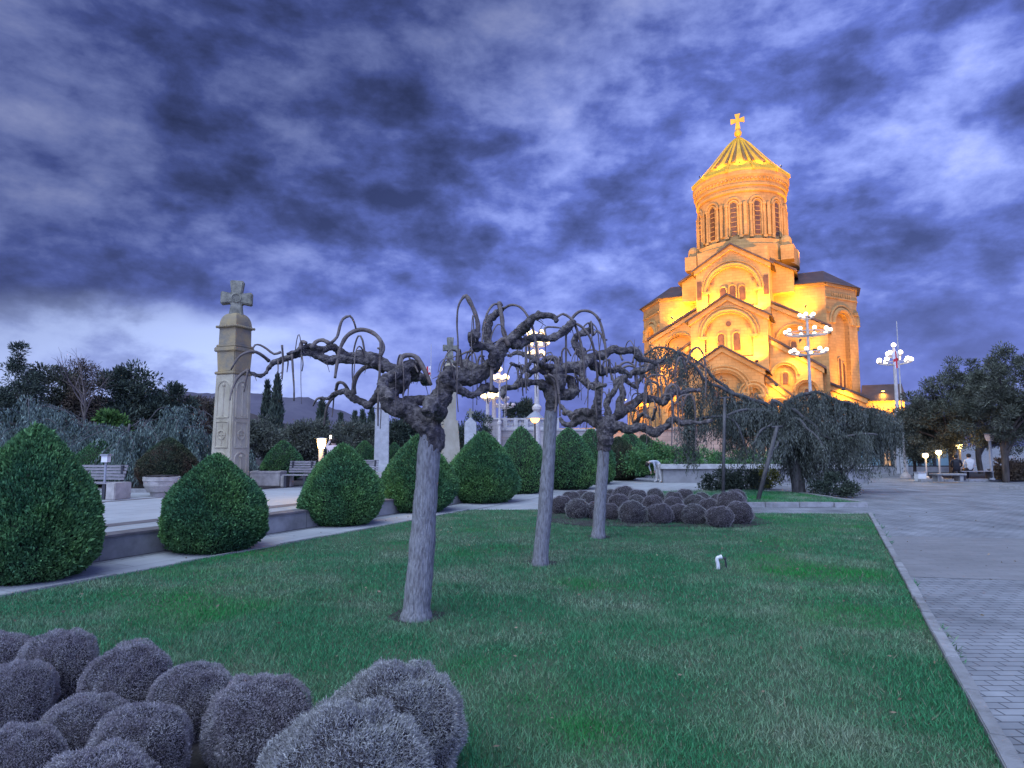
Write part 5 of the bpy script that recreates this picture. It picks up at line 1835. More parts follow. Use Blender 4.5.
# ------------------------------------------------------------------ stelae
def stela_big():
    p = G(229, 489, TZ)
    k = p.y / 640
    t = thing('stone_stela', 'tall carved stone pillar with a flared stone cross on its rounded head', 'stela', p, R(69))
    s = 36.5 * k / 1.40                                     # side of the square shaft (seen cornerwise)
    zt = lambda py: AT(235, py, p.y).z - TZ
    z0, z1, z2, z3_, z4, z5 = 0, zt(375), zt(350), zt(329), zt(316), zt(281)
    m = MB()
    m.box((0, 0, z1 / 2), (s, s, z1), 0, .90)
    st = m.build('shaft', MT['stela_pale'], t, bevel=.03)
    c = MB()                                               # carved frames and arches on each face
    for q in range(4):
        a = q * PI / 2
        for zz0, zz1, n_ in ((z1 * .10, z1 * .32, 0), (z1 * .36, z1 * .58, 1), (z1 * .62, z1 * .94, 0)):
            hw = s * .30
            def fp(u, z, out=.0):
                d = s / 2 * (1 - .10 * z / z1) + out
                return (d * math.cos(a) - u * math.sin(a), d * math.sin(a) + u * math.cos(a), z)
            if n_ == 0:
                pts = [fp(-hw, zz0), fp(-hw, zz1 - hw)] + [fp(-hw * math.cos(PI * i / 8), zz1 - hw + hw * math.sin(PI * i / 8)) for i in range(1, 8)] + [fp(hw, zz1 - hw), fp(hw, zz0), fp(-hw, zz0)]
                c.tube(pts, .034, 5)
                c.tube([fp(0, zz0 + .05), fp(0, zz1 - hw * .6)], .035, 6)
                c.ball(fp(0, zz1 - hw * .55, .0), .07, 6)
            else:
                c.tube([fp(-hw, zz0), fp(-hw, zz1), fp(hw, zz1), fp(hw, zz0), fp(-hw, zz0)], .034, 5)
                c.tube([fp(hw * .55 * math.cos(2 * PI * i / 12), (zz0 + zz1) / 2 + hw * .55 * math.sin(2 * PI * i / 12)) for i in range(13)], .036, 5)
                c.tube([fp(-hw * .5, (zz0 + zz1) / 2), fp(hw * .5, (zz0 + zz1) / 2)], .025, 5)
                c.tube([fp(0, zz0 + .06), fp(0, zz1 - .06)], .025, 5)
    c.build('carving', MT['stela_pale'], st)
    m = MB()
    m.box((0, 0, z1 + .04), (s * 1.0, s * 1.0, .10))
    hh = z2 - z1
    m.box((0, 0, z1 + .09 + hh * .44), (s * .84, s * .84, hh * .92), 0, 1.10)
    m.box((0, 0, z2 - .02), (s * 1.06, s * 1.06, .16))
    m.box((0, 0, z2 + .10), (s * .97, s * .97, .10))
    m.build('capital', MT['stela_ochre'], t, bevel=.03)
    m = MB()
    m.box((0, 0, (z2 + z3_) / 2 + .06), (s * .84, s * .84, z3_ - z2 + .06), 0, .97)
    m.box((0, 0, z3_ + .03), (s * .96, s * .96, .07))
    for q in range(4):
        a = q * PI / 2
        for i in range(9):
            u = (i - 4) / 8 * s * .9
            m.ball((s * .49 * math.cos(a) - u * math.sin(a), s * .49 * math.sin(a) + u * math.cos(a), z3_ + .03), .048, 5)
    r_ = s * .42
    n_ = 10
    vs, fs = [], []
    for i in range(n_ + 1):
        f = math.sin(PI / 2 * i / n_)
        kx = max(.25, math.cos(PI / 2 * i / n_) ** .6)
        z = z3_ + .05 + (z4 - z3_ + .04) * f
        vs += [(-r_ * kx, -r_ * kx, z), (r_ * kx, -r_ * kx, z), (r_ * kx, r_ * kx, z), (-r_ * kx, r_ * kx, z)]
    for i in range(n_):
        for j in range(4):
            fs.append((i * 4 + j, i * 4 + (j + 1) % 4, i * 4 + 4 + (j + 1) % 4, i * 4 + 4 + j))
    fs += [(3, 2, 1, 0), (n_ * 4, n_ * 4 + 1, n_ * 4 + 2, n_ * 4 + 3)]
    m.add(vs, fs)
    m.build('head', MT['stela_ochre'], t, bevel=.02)
    m = MB()
    hc = z5 - z4
    poly = flared_cross(0, z4 - .02, hc, 29.5 * k, 6.5 * k, .50, .15, .205)
    ca, sa = math.cos(R(-54)), math.sin(R(-54))
    th = .36
    m.prism([Vector((x * ca + th / 2 * sa, x * sa - th / 2 * ca, z)) for x, z in poly], (-th * sa, th * ca, 0))
    cr = m.build('cross', MT['stela_cross'], t, bevel=.035)
    m = MB()
    zc = z4 - .02 + hc * .5
    m.tube([((.15 * math.cos(2 * PI * i / 14)) * ca + (th / 2 + .005) * sa, (.15 * math.cos(2 * PI * i / 14)) * sa - (th / 2 + .005) * ca, zc + .15 * math.sin(2 * PI * i / 14)) for i in range(15)], .025, 5)
    m.build('boss', MT['stela_cross'], cr)


stela_big()


def stela(label, px, base, top, wd, z, rz, kind, Y=None, plinth=0.0):
    p = G(px, base, z) if Y is None else Vector((AT(px, base, Y).x, Y, z))
    k = p.y / 640
    t = thing('stone_stela', label, 'stela', p, rz)
    H = AT(px, top, p.y).z - z
    s = wd * k
    ch = 0
    if kind == 'cross':
        ch = 26 * k
        m = MB()
        hz = H - ch - 14 * k
        m.box((0, 0, hz / 2), (s * .8, s * .8, hz), 0, .85)
        m.build('shaft', MT['stela_pale'], t, bevel=.02)
        m = MB()
        m.box((0, 0, 1.4), (s * 1.4, s * 1.3, 2.8), 0, .66)
        m.build('pedestal', MT['stela_pale'], t, bevel=.02)
        m = MB()
        m.lathe([(s * .42, 0), (s * .52, 2.5 * k), (s * .50, 8 * k), (s * .36, 11 * k), (s * .22, 14 * k)], 4, (0, 0, hz), PI / 4 + .5)
        m.build('capital', MT['stela_pale'], t)
        m = MB()
        m.prism([Vector((x, -s * .16, zz)) for x, zz in flared_cross(0, H - ch - .03, ch, 14.5 * k, 2.6 * k, .42, .2, .25)], (0, s * .32, 0))
        m.build('cross', MT['stela_cross'], t, bevel=.02)
    elif kind == 'small':
        ch = 9 * k
        hz = H - ch
        m = MB()
        m.box((0, 0, hz * .44), (s, s * .5, hz * .88))
        m.add([(-s * .5, -s * .25, hz * .88), (s * .5, -s * .25, hz * .88), (s * .5, s * .25, hz * .88), (-s * .5, s * .25, hz * .88), (0, -s * .2, hz), (0, s * .2, hz)], [(0, 1, 4), (2, 3, 5), (1, 2, 5, 4), (3, 0, 4, 5), (3, 2, 1, 0)])
        m.build('slab', MT['pale_stone'], t)
        m = MB()
        m.prism([Vector((x, -s * .08, zz)) for x, zz in flared_cross(0, hz - .04, ch, 6.5 * k, 1.1 * k, .42, .2, .25)], (0, s * .16, 0))
        m.build('cross', MT['stela_cross'], t)
    else:
        m = MB()
        m.box((0, 0, H / 2), (s, s, H), 0, .93)
        m.build('shaft', MT['pale_stone'], t, bevel=.03)
        m = MB()
        m.box((0, 0, H + .05), (s * 1.06, s * 1.06, .14))
        m.lathe([(s * .6, .1), (s * .45, .35), (s * .2, .5)], 4, (0, 0, H), PI / 4)
        m.build('capital', MT['pale_stone'], t)
        m = MB()
        m.box((0, 0, .28), (s * 1.75, s * 1.6, .56), 0, .93)
        m.build('pedestal', MT['pale_stone'], t, bevel=.02)
    return t


stela('plain white square pillar on a grey block, right of the lit square lamp', 381, 476, 408, 14.5, TZ, R(12), 'plain')
stela('pale tapering pillar topped by a small cross, right behind the nearest trunk', 449, 476, 337, 15, TZ, R(20), 'cross', Y=34)
stela('small white gabled stone with a tiny cross, left of the lamp columns', 470, 470, 408, 11.5, TZ, R(8), 'small', Y=46)

# ------------------------------------------------------------------ benches and planters
def bench(label, px, py, wpx, hpx, rz):
    p = G(px, py, TZ)
    W = wpx / 640 * p.y
    t = thing('park_bench', label, 'bench', p, rz, 'slatted benches on the terrace')
    m = MB()
    for k in range(5):
        m.box((0, -.06 - k * .105, .44), (W, .085, .035))
    m.build('seat', MT['bench_wood'], t)
    m = MB()
    for k in range(5):
        m.box((0, .10 + k * .03, .54 + k * .085), (W, .03, .065))
    m.build('backrest', MT['bench_wood'], t)
    for sg in (-1, 1):
        m = MB()
        m.box((sg * (W / 2 - .12), -.25, .21), (.09, .50, .42))
        m.box((sg * (W / 2 - .12), .16, .45), (.06, .06, .9))
        m.build('leg', MT['dark_metal'], t)
    m = MB()
    m.box((W / 2 + .16, -.28, .23), (.28, .62, .46))
    m.build('end_block', MT['planter'], t, bevel=.02)
    return t


bench('leftmost slatted grey bench, beside the largest cone bush', 92, 498, 62, 26, R(-8))
bench('slatted grey bench between the stone trough and the lit square lamp', 300, 487, 26, 20, R(-4))
bench('slatted grey bench at the left foot of the plain white pillar', 366, 484, 22, 18, R(0))


def bowl(label, px, py, wpx, hpx, square):
    p = G(px, py, TZ)
    k = p.y / 640
    t = thing('stone_planter', label, 'planter', p, R(-6), 'stone planters on the terrace')
    w, h = wpx * k / 2, hpx * k
    m = MB()
    if square:
        m.box((0, .0, h * .5), (w * 2, w * .9, h), 0, 1.04)
        m.box((0, 0, h * .98), (w * 2.12, w * .98, h * .16))
    else:
        m.lathe([(w * .55, 0), (w * .6, h * .2), (w * .78, h * .25), (w * .95, h * .55), (w * .98, h * .78), (w * 1.02, h * .8), (w * 1.02, h), (w * .9, h), (w * .88, h * .85)], 28, capt=True)
    m.build('pot', MT['planter'], t, bevel=.015 if square else 0)
    m = MB()
    m.box((0, 0, h * 1.03), (w * 1.3, w * (.7 if square else 1.3), .04))
    m.build('soil', MT['soil'], t)


bowl('round bowl-shaped stone planter right of the leftmost bench', 161, 496, 33, 19, False)
bowl('long stone trough planter right of the carved pillar', 268, 486, 30, 14, True)
p = G(287, 487, TZ)
m = MB()
m.box((0, 0, .2), (.36, .36, .40))
o = tag(m.build('stone_block', MT['planter'], bevel=.02), 'small square stone block between trough planter and bench', 'stone block')
o.location = p
# little white box on a stake in the clipped bush behind the first bench
p = Vector((AT(106, 460, 17.6).x, 17.6, TZ))
t = thing('box_lantern', 'small white unlit lantern box on a thin post behind the leftmost bench', 'lantern', p)
m = MB()
zz = AT(106, 459, 17.6).z - TZ
m.tube([(0, 0, 0), (0, 0, zz)], .03, 8)
m.build('post', MT['grey_metal'], t)
m = MB()
m.box((0, 0, zz), (.16, .16, .17))
m.build('lamp_box', MT['white_paint'], t)
m = MB()
m.box((0, 0, zz + .11), (.22, .22, .04))
m.build('cap', MT['grey_metal'], t)

# ------------------------------------------------------------------ path lamps
def path_lamp(label, px, lit_y, base_y, Y, z, size, energy, kind='box', lit=True):
    p = Vector((AT(px, base_y, Y).x, Y, z))
    zl = AT(px, lit_y, Y).z - z
    t = thing('path_lamp', label, 'lamp', p, 0, 'low park lamps')
    m = MB()
    m.tube([(0, 0, 0), (0, 0, zl - size * .8)], .07 if kind == 'box' else .045, 10)
    m.lathe([(.14, 0), (.14, .06), (.08, .12)], 10)
    m.build('post', MT['grey_metal'], t)
    m = MB()
    if kind == 'box':
        m.lathe([(size * .55, -size * .8), (size * .8, size * .0), (size * .82, size * .55)], 4, (0, 0, zl), PI / 4 + .3)
    else:
        m.ball((0, 0, zl), size * .75, 10)
    m.build('lamp_shade', MT['lantern'] if lit else MT['globe_off'], t, smooth=kind != 'box')
    m = MB()
    m.lathe([(size * 1.15, size * .56), (size * .9, size * .68), (size * .2, size * .8)], 4 if kind == 'box' else 12, (0, 0, zl), PI / 4 + .3)
    m.build('cap', MT['grey_metal'], t)
    if lit:
        ld = bpy.data.lights.new('lamp', 'POINT')
        ld.energy = energy
        ld.color = (1, .58, .17)
        ld.shadow_soft_size = size * .7
        lo = bpy.data.objects.new('lamp', ld)
        col.objects.link(lo)
        lo.parent = t
        lo.location = (0, -size * 1.3, zl)


path_lamp('lit square lamp on a grey post behind the third cone bush', 320.5, 443, 478, 17.6, TZ, .19, 34)
path_lamp('leftmost of the three lit lamps under the olive trees', 927, 455.5, 482, 35, .1, .19, 22, 'ball')
path_lamp('middle of the three lit lamps under the olive trees', 940.5, 452.5, 481, 34.5, .1, .19, 22, 'ball')
path_lamp('rightmost lit lamp under the olive trees, next to the seated people', 961.4, 446, 479, 36, .1, .20, 22)
path_lamp('unlit grey lamp post in front of the tallest olive tree', 992.5, 437, 481, 33.5, .1, .26, 0, 'box', False)
# orange street lamp before the terrace wall
p = Vector((AT(535, 440, 70).x, 70, 0))
t = thing('street_lamp', 'orange glowing street lamp with a conical shade left of the middle trunk', 'lamp', p)
zl = AT(535, 420, 70).z
m = MB()
m.tube([(0, 0, 0), (0, 0, zl)], .09, 8)
m.build('post', MT['dark_metal'], t)
m = MB()
m.lathe([(1.05, .15), (.55, .65), (.1, .95)], 16, (0, 0, zl), capb=False)
m.build('shade', MT['grey_metal'], t)
m = MB()
m.ball((0, 0, zl + .15), .48, 10)
m.build('bulb', mat('bulb_orange', (.9, .5, .2), emit=(1, .42, .06), estr=5), t, smooth=True)

# candelabra
def candelabra(label, px, Y, tiers, base=0.0, gr=.185, mglobe='globe', pole_r=.14, plinth=None, z0=0.0, zoff=.12):
    """tiers [(py, radius m, n)]"""
    p = Vector((AT(px, 430, Y).x, Y, z0))
    t = thing('candelabra_lamp', label, 'street lamp', p, 0, 'tall many-globed lamp columns')
    zt = [AT(px, py, Y).z - z0 for py, _, _ in tiers]
    top = max(zt)
    m = MB()
    m.lathe([(pole_r * 2.4, 0), (pole_r * 2.4, top * .05), (pole_r * 1.5, top * .07), (pole_r * 1.25, top * .38), (pole_r * 1.9, top * .40), (pole_r * 1.9, top * .42), (pole_r, top * .44), (pole_r * .8, top * .96), (.03, top)], 14)
    m.build('pole', MT['lamp_stone'], t, smooth=False)
    for (py, r, n), z in zip(tiers, zt):
        a = MB()
        pts = [(r * math.cos(2 * PI * i / 28), r * math.sin(2 * PI * i / 28), z - gr * 1.3) for i in range(29)]
        if n > 1:
            a.tube(pts, .045, 5)
        for k in range(n):
            th = 2 * PI * (k + .3) / n
            if n > 1:
                a.tube([(0, 0, z - gr * 2.4), (r * .6 * math.cos(th), r * .6 * math.sin(th), z - gr * 1.9), (r * math.cos(th), r * math.sin(th), z - gr * 1.3)], .05, 5)
            a.lathe([(.05, -gr * 1.4), (gr * .55, -gr * 1.1), (gr * .6, -gr * .7)], 8, (r * math.cos(th) if n > 1 else 0, r * math.sin(th) if n > 1 else 0, z))
        a.build('arm_ring', MT['lamp_stone'], t)
        for k in range(n):
            th = 2 * PI * (k + .3) / n
            g = MB()
            g.ball((r * math.cos(th) if n > 1 else 0, r * math.sin(th) if n > 1 else 0, z), gr, 9)
            g.build('globe', MT[mglobe], t, smooth=True)


candelabra('tall lamp column with three rings of lit white globes in front of the cathedral', 812, 60, [(315, .62, 5), (331, 1.95, 10), (350.5, 1.55, 8)])
candelabra('lamp column with lit globes and a flag beside it, left of the olive trees', 898.5, 74, [(345, .3, 1), (353, .75, 4), (360, 1.65, 9)], gr=.26, pole_r=.2)
candelabra('lamp column whose lit globes show through the branches left of the middle trunk', 537, 78, [(333, .95, 5), (342, 1.4, 7), (353, .9, 5)], gr=.30, mglobe='globe_warm', pole_r=.30)
candelabra('lamp with a small cluster of warm globes above the nearest trees crossing limbs', 499.5, 80, [(369, .3, 1), (377, .95, 6)], gr=.32, mglobe='globe_warm')
candelabra('left one of the paired white lamp columns on the stone pier', 487.5, 81.5, [(396, .62, 4)], gr=.34, mglobe='globe_warm', pole_r=.26)
candelabra('right one of the paired white lamp columns on the stone pier', 494, 83, [(394.5, .62, 4)], gr=.32, mglobe='globe_warm', pole_r=.30)
candelabra('unlit pinkish many-armed lamp right of the paired columns', 505, 87, [(398, .45, 4), (405, 1.25, 8)], gr=.24, mglobe='globe_off', pole_r=.10)


# ------------------------------------------------------------------ flags
def flagpole(label, px, top, Y, fx, fy, fw, fh, base=0.0, r=.045, foot=False):
    p = Vector((AT(px, 440, Y).x, Y, base))
    t = thing('flagpole', label, 'flagpole', p, 0)
    H = AT(px, top, Y).z - base
    m = MB()
    m.tube([(0, 0, 0), (0, 0, H * .5), (0, 0, H)], [r * 1.4, r, r * .5], 8)
    if foot:
        m.lathe([(.30, 0), (.28, .12), (.12, .3), (.08, .5)], 12)
    m.build('pole', MT['lamp_stone'], t)
    # drooping folded flag: white with red bands
    k = Y / 640
    z1 = AT(px, fy, Y).z - base
    nx, ny = 14, 12
    W, Hh = fw * k, fh * k
    s = 1 if fx > px else -1
    for mm, sel in (('flag_white', 0), ('flag_red', 1)):
        B = MB()
        for i in range(nx):
            for j in range(ny):
                red = (5 <= i <= 7) or (5 <= j <= 6) or (i in (2, 11) and j in (2, 9))
                if red != bool(sel):
                    continue
                q = []
                for a, b in ((i, j), (i + 1, j), (i + 1, j + 1), (i, j + 1)):
                    u, v = a / nx, b / ny
                    q.append((s * (W * u * (.85 - .25 * v)), .10 * math.sin(u * 9 + v * 2) * W, z1 - Hh * v - W * .25 * u * u))
                B.add(q, [(0, 1, 2, 3)])
        B.build('flag', MT[mm], t, smooth=True)


flagpole('thin pole with a red and white flag, seen above the nearest trunk fork', 430, 344, 70, 424, 366, 9, 15)
flagpole('tall thin flagpole with a red and white flag left of the olive trees', 903.5, 321, 38, 899, 351, 8, 17, foot=True)

# ------------------------------------------------------------------ glazed pavilion on the right
pv0, pv1 = AT(858, 470, 44), AT(962, 470, 44)
pv = thing('glass_pavilion', 'low grey pavilion with pale turquoise glass panes behind the lamps', 'building', Vector(((pv0.x + pv1.x) / 2, 44, 0)))
W = pv1.x - pv0.x
m = MB()
m.box((0, 2.0, 1.35), (W, 3.4, 2.7))
m.box((0, .2, .22), (W, .5, .44))
m.box((0, 1.9, 2.85), (W + .6, 4.2, .3))
m.build('wall', MT['concrete'], pv)
for i, (x0, x1, mm) in enumerate(((862, 884, 'shop_glass'), (885, 894, 'shop_lit'), (908, 921, 'shop_glass'), (922.5, 936, 'shop_glass'), (937.5, 955, 'shop_glass'))):
    a, b = AT(x0, 470, 44).x - pv.location.x, AT(x1, 470, 44).x - pv.location.x
    m = MB()
    for xx in (a, b):
        m.box((xx, .22, 1.5), (.10, .16, 2.12))
    m.box(((a + b) / 2, .22, 2.55), (b - a, .16, .10))
    m.box(((a + b) / 2, .22, .48), (b - a, .16, .08))
    fr = m.build('window', MT['dark_metal'], pv)
    m = MB()
    m.box(((a + b) / 2, .26, 1.5), (b - a - .1, .04, 2.0))
    m.build('pane', MT[mm], fr)
for x0 in (897, 901, 905.5):
    m = MB()
    m.box((AT(x0, 470, 44).x - pv.location.x, .0, 1.35), (.22, .3, 2.7))
    m.build('pillar', MT['pale_stone'], pv)
# dark hedge, bin, bench under the olives
hx = AT(1022, 470, 33.2)
leafy('hedge', 'dark reddish-brown clipped hedge at the right picture edge', 'hedge', Vector((hx.x, 33.6, .1)), None,
      [(-.6 + .6 * q, 0, .5, .5, .45, .55) for q in range(6)], 18000, .10, .05, MT['brown_leaf'], None, 81, clump=.25, nclump=160)
p = G(920.5, 481.5)
t = thing('litter_bin', 'small white square litter bin at the left end of the kerbed olive bed', 'bin', p)
m = MB()
m.box((0, 0, .22), (.42, .36, .44), 0, 1.05)
m.build('body', MT['white_paint'], t, bevel=.02)
m = MB()
m.box((0, 0, .47), (.48, .42, .05))
m.build('lid', MT['grey_metal'], t)
p = G(979, 480, .1)
t = thing('park_bench', 'wooden bench under the olive trees with a person in a pale top sitting on it', 'bench', p, R(180))
m = MB()
for k in range(4):
    m.box((0, -.05 - k * .11, .44), (1.7, .09, .04))
m.build('seat', MT['bench_wood'], t)
for sg in (-1, 1):
    m = MB()
    m.box((sg * .7, -.22, .21), (.08, .42, .42))
    m.build('leg', MT['dark_metal'], t)

p = G(948, 481, .1)
t = thing('low_table', 'low grey slab table beside the lit lamps under the olive trees', 'table', p)
m = MB()
m.box((0, 0, .34), (1.5, .6, .08))
m.build('table_top', MT['old_wall'], t)
for sg in (-1, 1):
    m = MB()
    m.box((sg * .55, 0, .15), (.18, .45, .30))
    m.build('leg', MT['old_wall'], t)

# props of the cedar
for x0, y0, x1, y1, lab, r in ((723, 499, 724.5, 398, 'upright grey post standing under the left arm of the weeping cedar', .055), (757.5, 501, 777, 427, 'leaning wooden prop under the weeping cedar canopy', .07)):
    p = G(x0, y0, .08)
    q = AT(x1, y1, p.y + .3)
    t = thing('support_post', lab, 'post', p)
    m = MB()
    d = q - p
    m.tube([(0, 0, -.03), tuple(d * .5), tuple(d)], [r, r * .95, r * .85], 10)
    m.build('shaft', MT['cedar_bark'], t, smooth=True)
    m = MB()
    m.tube([tuple(d - Vector((.18, 0, .0))), tuple(d + Vector((.18, 0, .02)))], .035, 6)
    m.build('fork', MT['cedar_bark'], t)

# white standpipe in the lawn with a dark valve beside it
p = G(718, 569, .03)
t = thing('lawn_hydrant', 'small white bent plastic standpipe sticking out of the lawn', 'standpipe', p)
m = MB()
Q = spline([(0, 0, -.02, 0), (.0, 0, .07, 0), (-.012, 0, .13, 0), (.0, 0, .165, 0), (.04, 0, .175, 0)], .01)
m.tube(Q, np.linspace(.030, .024, len(Q)), 10)
m.build('pipe', MT['white_paint'], t, smooth=True)
m = MB()
m.tube([(.035, 0, .174), (.062, 0, .180)], [.032, .03], 10)
m.build('nozzle', MT['white_paint'], t)
p = G(726.5, 568, .03)
t = thing('valve_stem', 'short dark valve stem in the grass right of the white standpipe', 'valve', p)
m = MB()
m.tube([(0, 0, -.02), (-.01, 0, .10), (-.02, 0, .13)], [.014, .012, .012], 8)
m.build('stem', MT['dark_metal'], t)
m = MB()
m.ball((-.02, 0, .14), .022, 8)
m.build('knob', MT['dark_metal'], t)


# ------------------------------------------------------------------ people
def figure(label, p, rz, J, cols, hair=True):
    """J: joint -> (x, y, z, r) in metres, facing -y locally; one continuous skinned body"""
    t = thing('person', label, 'person', p, rz, None)
    E = [('pelvis', 'waist'), ('waist', 'chest'), ('chest', 'neck'), ('neck', 'jaw'), ('jaw', 'crown')]
    for s in 'lr':
        E += [('chest', 'sh' + s), ('sh' + s, 'el' + s), ('el' + s, 'wr' + s), ('wr' + s, 'pa' + s), ('pelvis', 'hip' + s), ('hip' + s, 'kn' + s), ('kn' + s, 'an' + s), ('an' + s, 'to' + s)]
        w, q = Vector(J['wr' + s][:3]), Vector(J['pa' + s][:3])
        d = (q - w).normalized()
        sd = d.cross(Vector((1, 0, 0)) if abs(d.x) < .8 else Vector((0, 1, 0))).normalized()
        pd = d.cross(sd)
        for k, ln in enumerate((.070, .085, .078, .062)):
            off = sd * ((k - 1.5) * .020)
            J[f'f{s}{k}a'] = (*(q + off + d * .02), .0085)
            J[f'f{s}{k}b'] = (*(q + off + d * (ln * .6 + .02) + pd * .010), .008)
            J[f'f{s}{k}c'] = (*(q + off + d * (ln + .01) + pd * .028), .007)
            E += [('pa' + s, f'f{s}{k}a'), (f'f{s}{k}a', f'f{s}{k}b'), (f'f{s}{k}b', f'f{s}{k}c')]
        J[f't{s}a'] = (*(w + d * .03 - sd * .035), .010)
        J[f't{s}b'] = (*(w + d * .07 - sd * .055 + pd * .01), .009)
        E += [('wr' + s, f't{s}a'), (f't{s}a', f't{s}b')]
    names = list(J)
    me = bpy.data.meshes.new('body')
    me.from_pydata([J[n][:3] for n in names], [(names.index(a), names.index(b)) for a, b in E], [])
    o = bpy.data.objects.new('body', me)
    col.objects.link(o)
    o.modifiers.new('skin', 'SKIN')
    sv = me.skin_vertices[0].data
    for i, n in enumerate(names):
        r = J[n][3]
        ry = r * (.68 if n in ('chest', 'waist', 'pelvis') else 1)
        sv[i].radius = (r, ry)
        sv[i].use_root = n == 'pelvis'
    sb = o.modifiers.new('sub', 'SUBSURF')
    sb.levels = sb.render_levels = 2
    dg = bpy.context.evaluated_depsgraph_get()
    m2 = bpy.data.meshes.new_from_object(o.evaluated_get(dg))
    bpy.data.objects.remove(o)
    m2.name = 'body'
    m2.materials.clear()
    for c in cols:
        m2.materials.append(MT[c])                      # skin, top, trousers, shoes
    P = {n: Vector(J[n][:3]) for n in names}
    reg = {}
    for n in names:
        reg[n] = 0
    segs = []
    for a, b in E:
        if a[0] in 'f' and a != 'fl' or b.startswith('f') or a.startswith('t') and len(a) == 3:
            c = 0
        elif {a, b} & {'jaw', 'crown'} or b.startswith('pa') or b.startswith('t') and len(b) == 3 and not b.startswith('to'):
            c = 0
        elif b.startswith('to'):
            c = 3
        elif a in ('pelvis',) and b.startswith('hip') or a.startswith('hip') or a.startswith('kn'):
            c = 2
        else:
            c = 1
        segs.append((P[a], P[b], c))
    for f in m2.polygons:
        q = Vector(f.center)
        best, bc = 9, 0
        for a, b, c in segs:
            ab = b - a
            k = max(0, min(1, (q - a).dot(ab) / (ab.length_squared + 1e-9)))
            dd = (q - a - ab * k).length
            if dd < best:
                best, bc = dd, c
        f.material_index = bc
        f.use_smooth = True
    link('body', m2, t)
    # face and hair
    jw, cr = P['jaw'], P['crown']
    up = (cr - jw).normalized()
    fw = J.get('_face')
    c = jw.lerp(cr, .55)
    h = MB()
    h.ball((0, 0, 0), .112, 10)
    rot = up.to_track_quat('Z', 'Y').to_matrix()
    fwd = Vector((0, -1, 0)) - up * up.dot(Vector((0, -1, 0)))
    fwd = fwd.normalized() if fwd.length > .1 else Vector((0, 0, -1))
    h.v = [tuple(c + up * .025 - fwd * .022 + Vector(v)) for v in h.v]
    h.build('hair', MT['hair'], t, smooth=True)
    e = MB()
    sdv = up.cross(fwd)
    for sg in (-1, 1):
        e.ball(c + fwd * .098 + sdv * sg * .034, .012, 6)
    e.build('eyes', MT['dark_cloth'], t)
    n_ = MB()
    n_.tube([tuple(c + fwd * .085 + up * .01), tuple(c + fwd * .118 - up * .03), tuple(c + fwd * .09 - up * .04)], [.010, .016, .010], 6)
    n_.build('nose', MT['skin'], t)
    return t


def stand(**k):
    J = dict(pelvis=(0, 0, .95, .15), waist=(0, 0, 1.10, .14), chest=(0, .01, 1.34, .17), neck=(0, .01, 1.47, .06), jaw=(0, -.02, 1.55, .075), crown=(0, -.01, 1.67, .085))
    for s, x in (('l', -1), ('r', 1)):
        J['sh' + s] = (x * .19, .01, 1.40, .062)
        J['el' + s] = (x * .26, .03, 1.12, .047)
        J['wr' + s] = (x * .25, -.06, .88, .035)
        J['pa' + s] = (x * .25, -.08, .81, .032)
        J['hip' + s] = (x * .10, 0, .88, .095)
        J['kn' + s] = (x * .11, -.02, .50, .068)
        J['an' + s] = (x * .12, .02, .09, .05)
        J['to' + s] = (x * .14, -.14, .045, .042)
    J.update(k)
    return J


# stooping figure, bent forward to the left
J = stand(pelvis=(0, .02, .92, .19), waist=(0, -.10, 1.06, .19), chest=(0, -.32, 1.12, .21), neck=(0, -.48, 1.05, .06), jaw=(0, -.56, .98, .075), crown=(0, -.66, .93, .085),
          shl=(-.18, -.36, 1.06, .06), shr=(.18, -.36, 1.06, .06), ell=(-.20, -.38, .80, .045), elr=(.20, -.30, .82, .045), wrl=(-.12, -.34, .58, .034), wrr=(.13, -.26, .62, .034), pal=(-.10, -.34, .51, .03), par=(.11, -.26, .55, .03), hipl=(-.10, .02, .86, .12), hipr=(.11, .04, .86, .12),
          knl=(-.10, .02, .48, .10), knr=(.12, .06, .48, .10), anl=(-.11, -.02, .09, .052), anr=(.16, .10, .09, .052), tol=(-.12, -.17, .045, .042), tor=(.18, -.05, .045, .042))
figure('person in pale clothes stooping forward at the end of the cone bush row', G(658, 482.5), R(-70), J, ['skin', 'pale_cloth', 'white_cloth', 'white_cloth'])
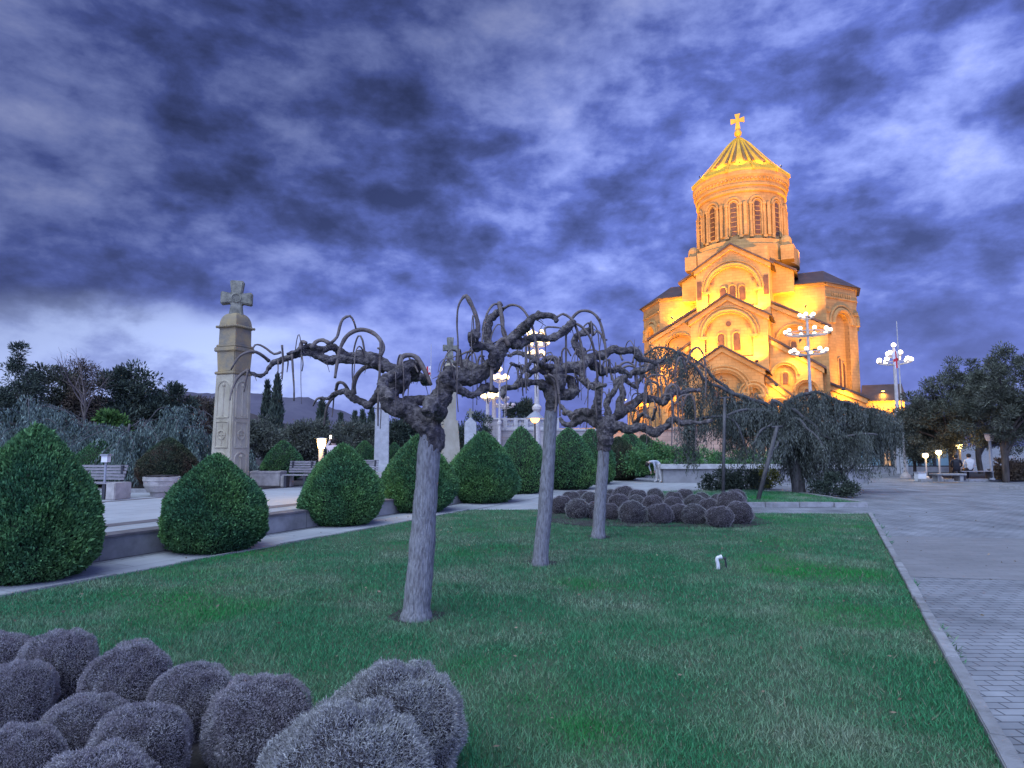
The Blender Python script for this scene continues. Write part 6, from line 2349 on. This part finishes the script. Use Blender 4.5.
# person with raised lit phone
J = stand(shr=(.19, .0, 1.41, .065), elr=(.30, -.16, 1.40, .048), wrr=(.22, -.30, 1.62, .035), par=(.21, -.31, 1.69, .03), chest=(0, .01, 1.33, .20), waist=(0, .01, 1.08, .19), shl=(-.20, .0, 1.39, .075))
pp = Vector((AT(333, 470, 22.5).x, 22.5, TZ))
figure('person in a pale pink jacket seen from behind, holding up a lit phone', pp, R(180), J, ['skin', 'pink_cloth', 'dark_cloth', 'dark_cloth'])
m = MB()
m.box((0, 0, 0), (.075, .012, .15))
o = m.build('phone', MT['dark_metal'], None)
o.location = pp + Vector((-.21, .335, 1.76))
tag(o, 'lit phone held up by the person in the pale pink jacket', 'phone')
m = MB()
m.box((0, -.0085, 0), (.066, .004, .138))
m.build('screen', MT['phone_screen'], o)


def seated(**k):
    J = stand(pelvis=(0, 0, .54, .15), waist=(0, .03, .70, .15), chest=(0, .02, .95, .175), neck=(0, -.01, 1.09, .06), jaw=(0, -.05, 1.16, .075), crown=(0, -.05, 1.28, .085))
    for s, x in (('l', -1), ('r', 1)):
        J['sh' + s] = (x * .19, .01, 1.01, .062)
        J['el' + s] = (x * .25, -.06, .75, .046)
        J['wr' + s] = (x * .15, -.28, .64, .034)
        J['pa' + s] = (x * .12, -.34, .62, .03)
        J['hip' + s] = (x * .10, -.05, .53, .095)
        J['kn' + s] = (x * .13, -.44, .52, .068)
        J['an' + s] = (x * .13, -.46, .09, .05)
        J['to' + s] = (x * .14, -.62, .045, .042)
    J.update(k)
    return J


q = G(979, 480, .1)
figure('person in a pale top sitting on the bench under the olive trees, facing away', q + Vector((-.35, .12, 0)), R(172), seated(), ['skin', 'white_cloth', 'dark_cloth', 'dark_cloth'])
figure('person in dark clothes sitting left of the one in the pale top', q + Vector((-1.05, .10, 0)), R(150), seated(chest=(0, -.06, .93, .18), neck=(0, -.14, 1.06, .06), jaw=(0, -.2, 1.1, .075), crown=(0, -.23, 1.22, .085)), ['skin', 'dark_cloth', 'dark_cloth', 'dark_cloth'])
# a few dry leaves blown over lawn and walk
n = 420
X = rng.uniform(-6, 12, n)
Y = rng.uniform(2.2, 19, n)
P = np.stack([X, Y, np.full(n, .075)], axis=1)
onl = in_poly(X, Y, [(p[0], p[1]) for p in lawn_poly])
P[~onl, 2] = .012
D = np.stack([rng.normal(0, 1, n), rng.normal(0, 1, n), rng.normal(0, .25, n)], axis=1)
V, F = cards(P, D, rng.uniform(.03, .06, n), rng.uniform(.015, .03, n))
tag(link('fallen_leaves', np_mesh('fallen_leaves', V, [F], [mat('dry_leaf', (.20, .15, .10), var=.3, island=.4)])), kind='stuff')
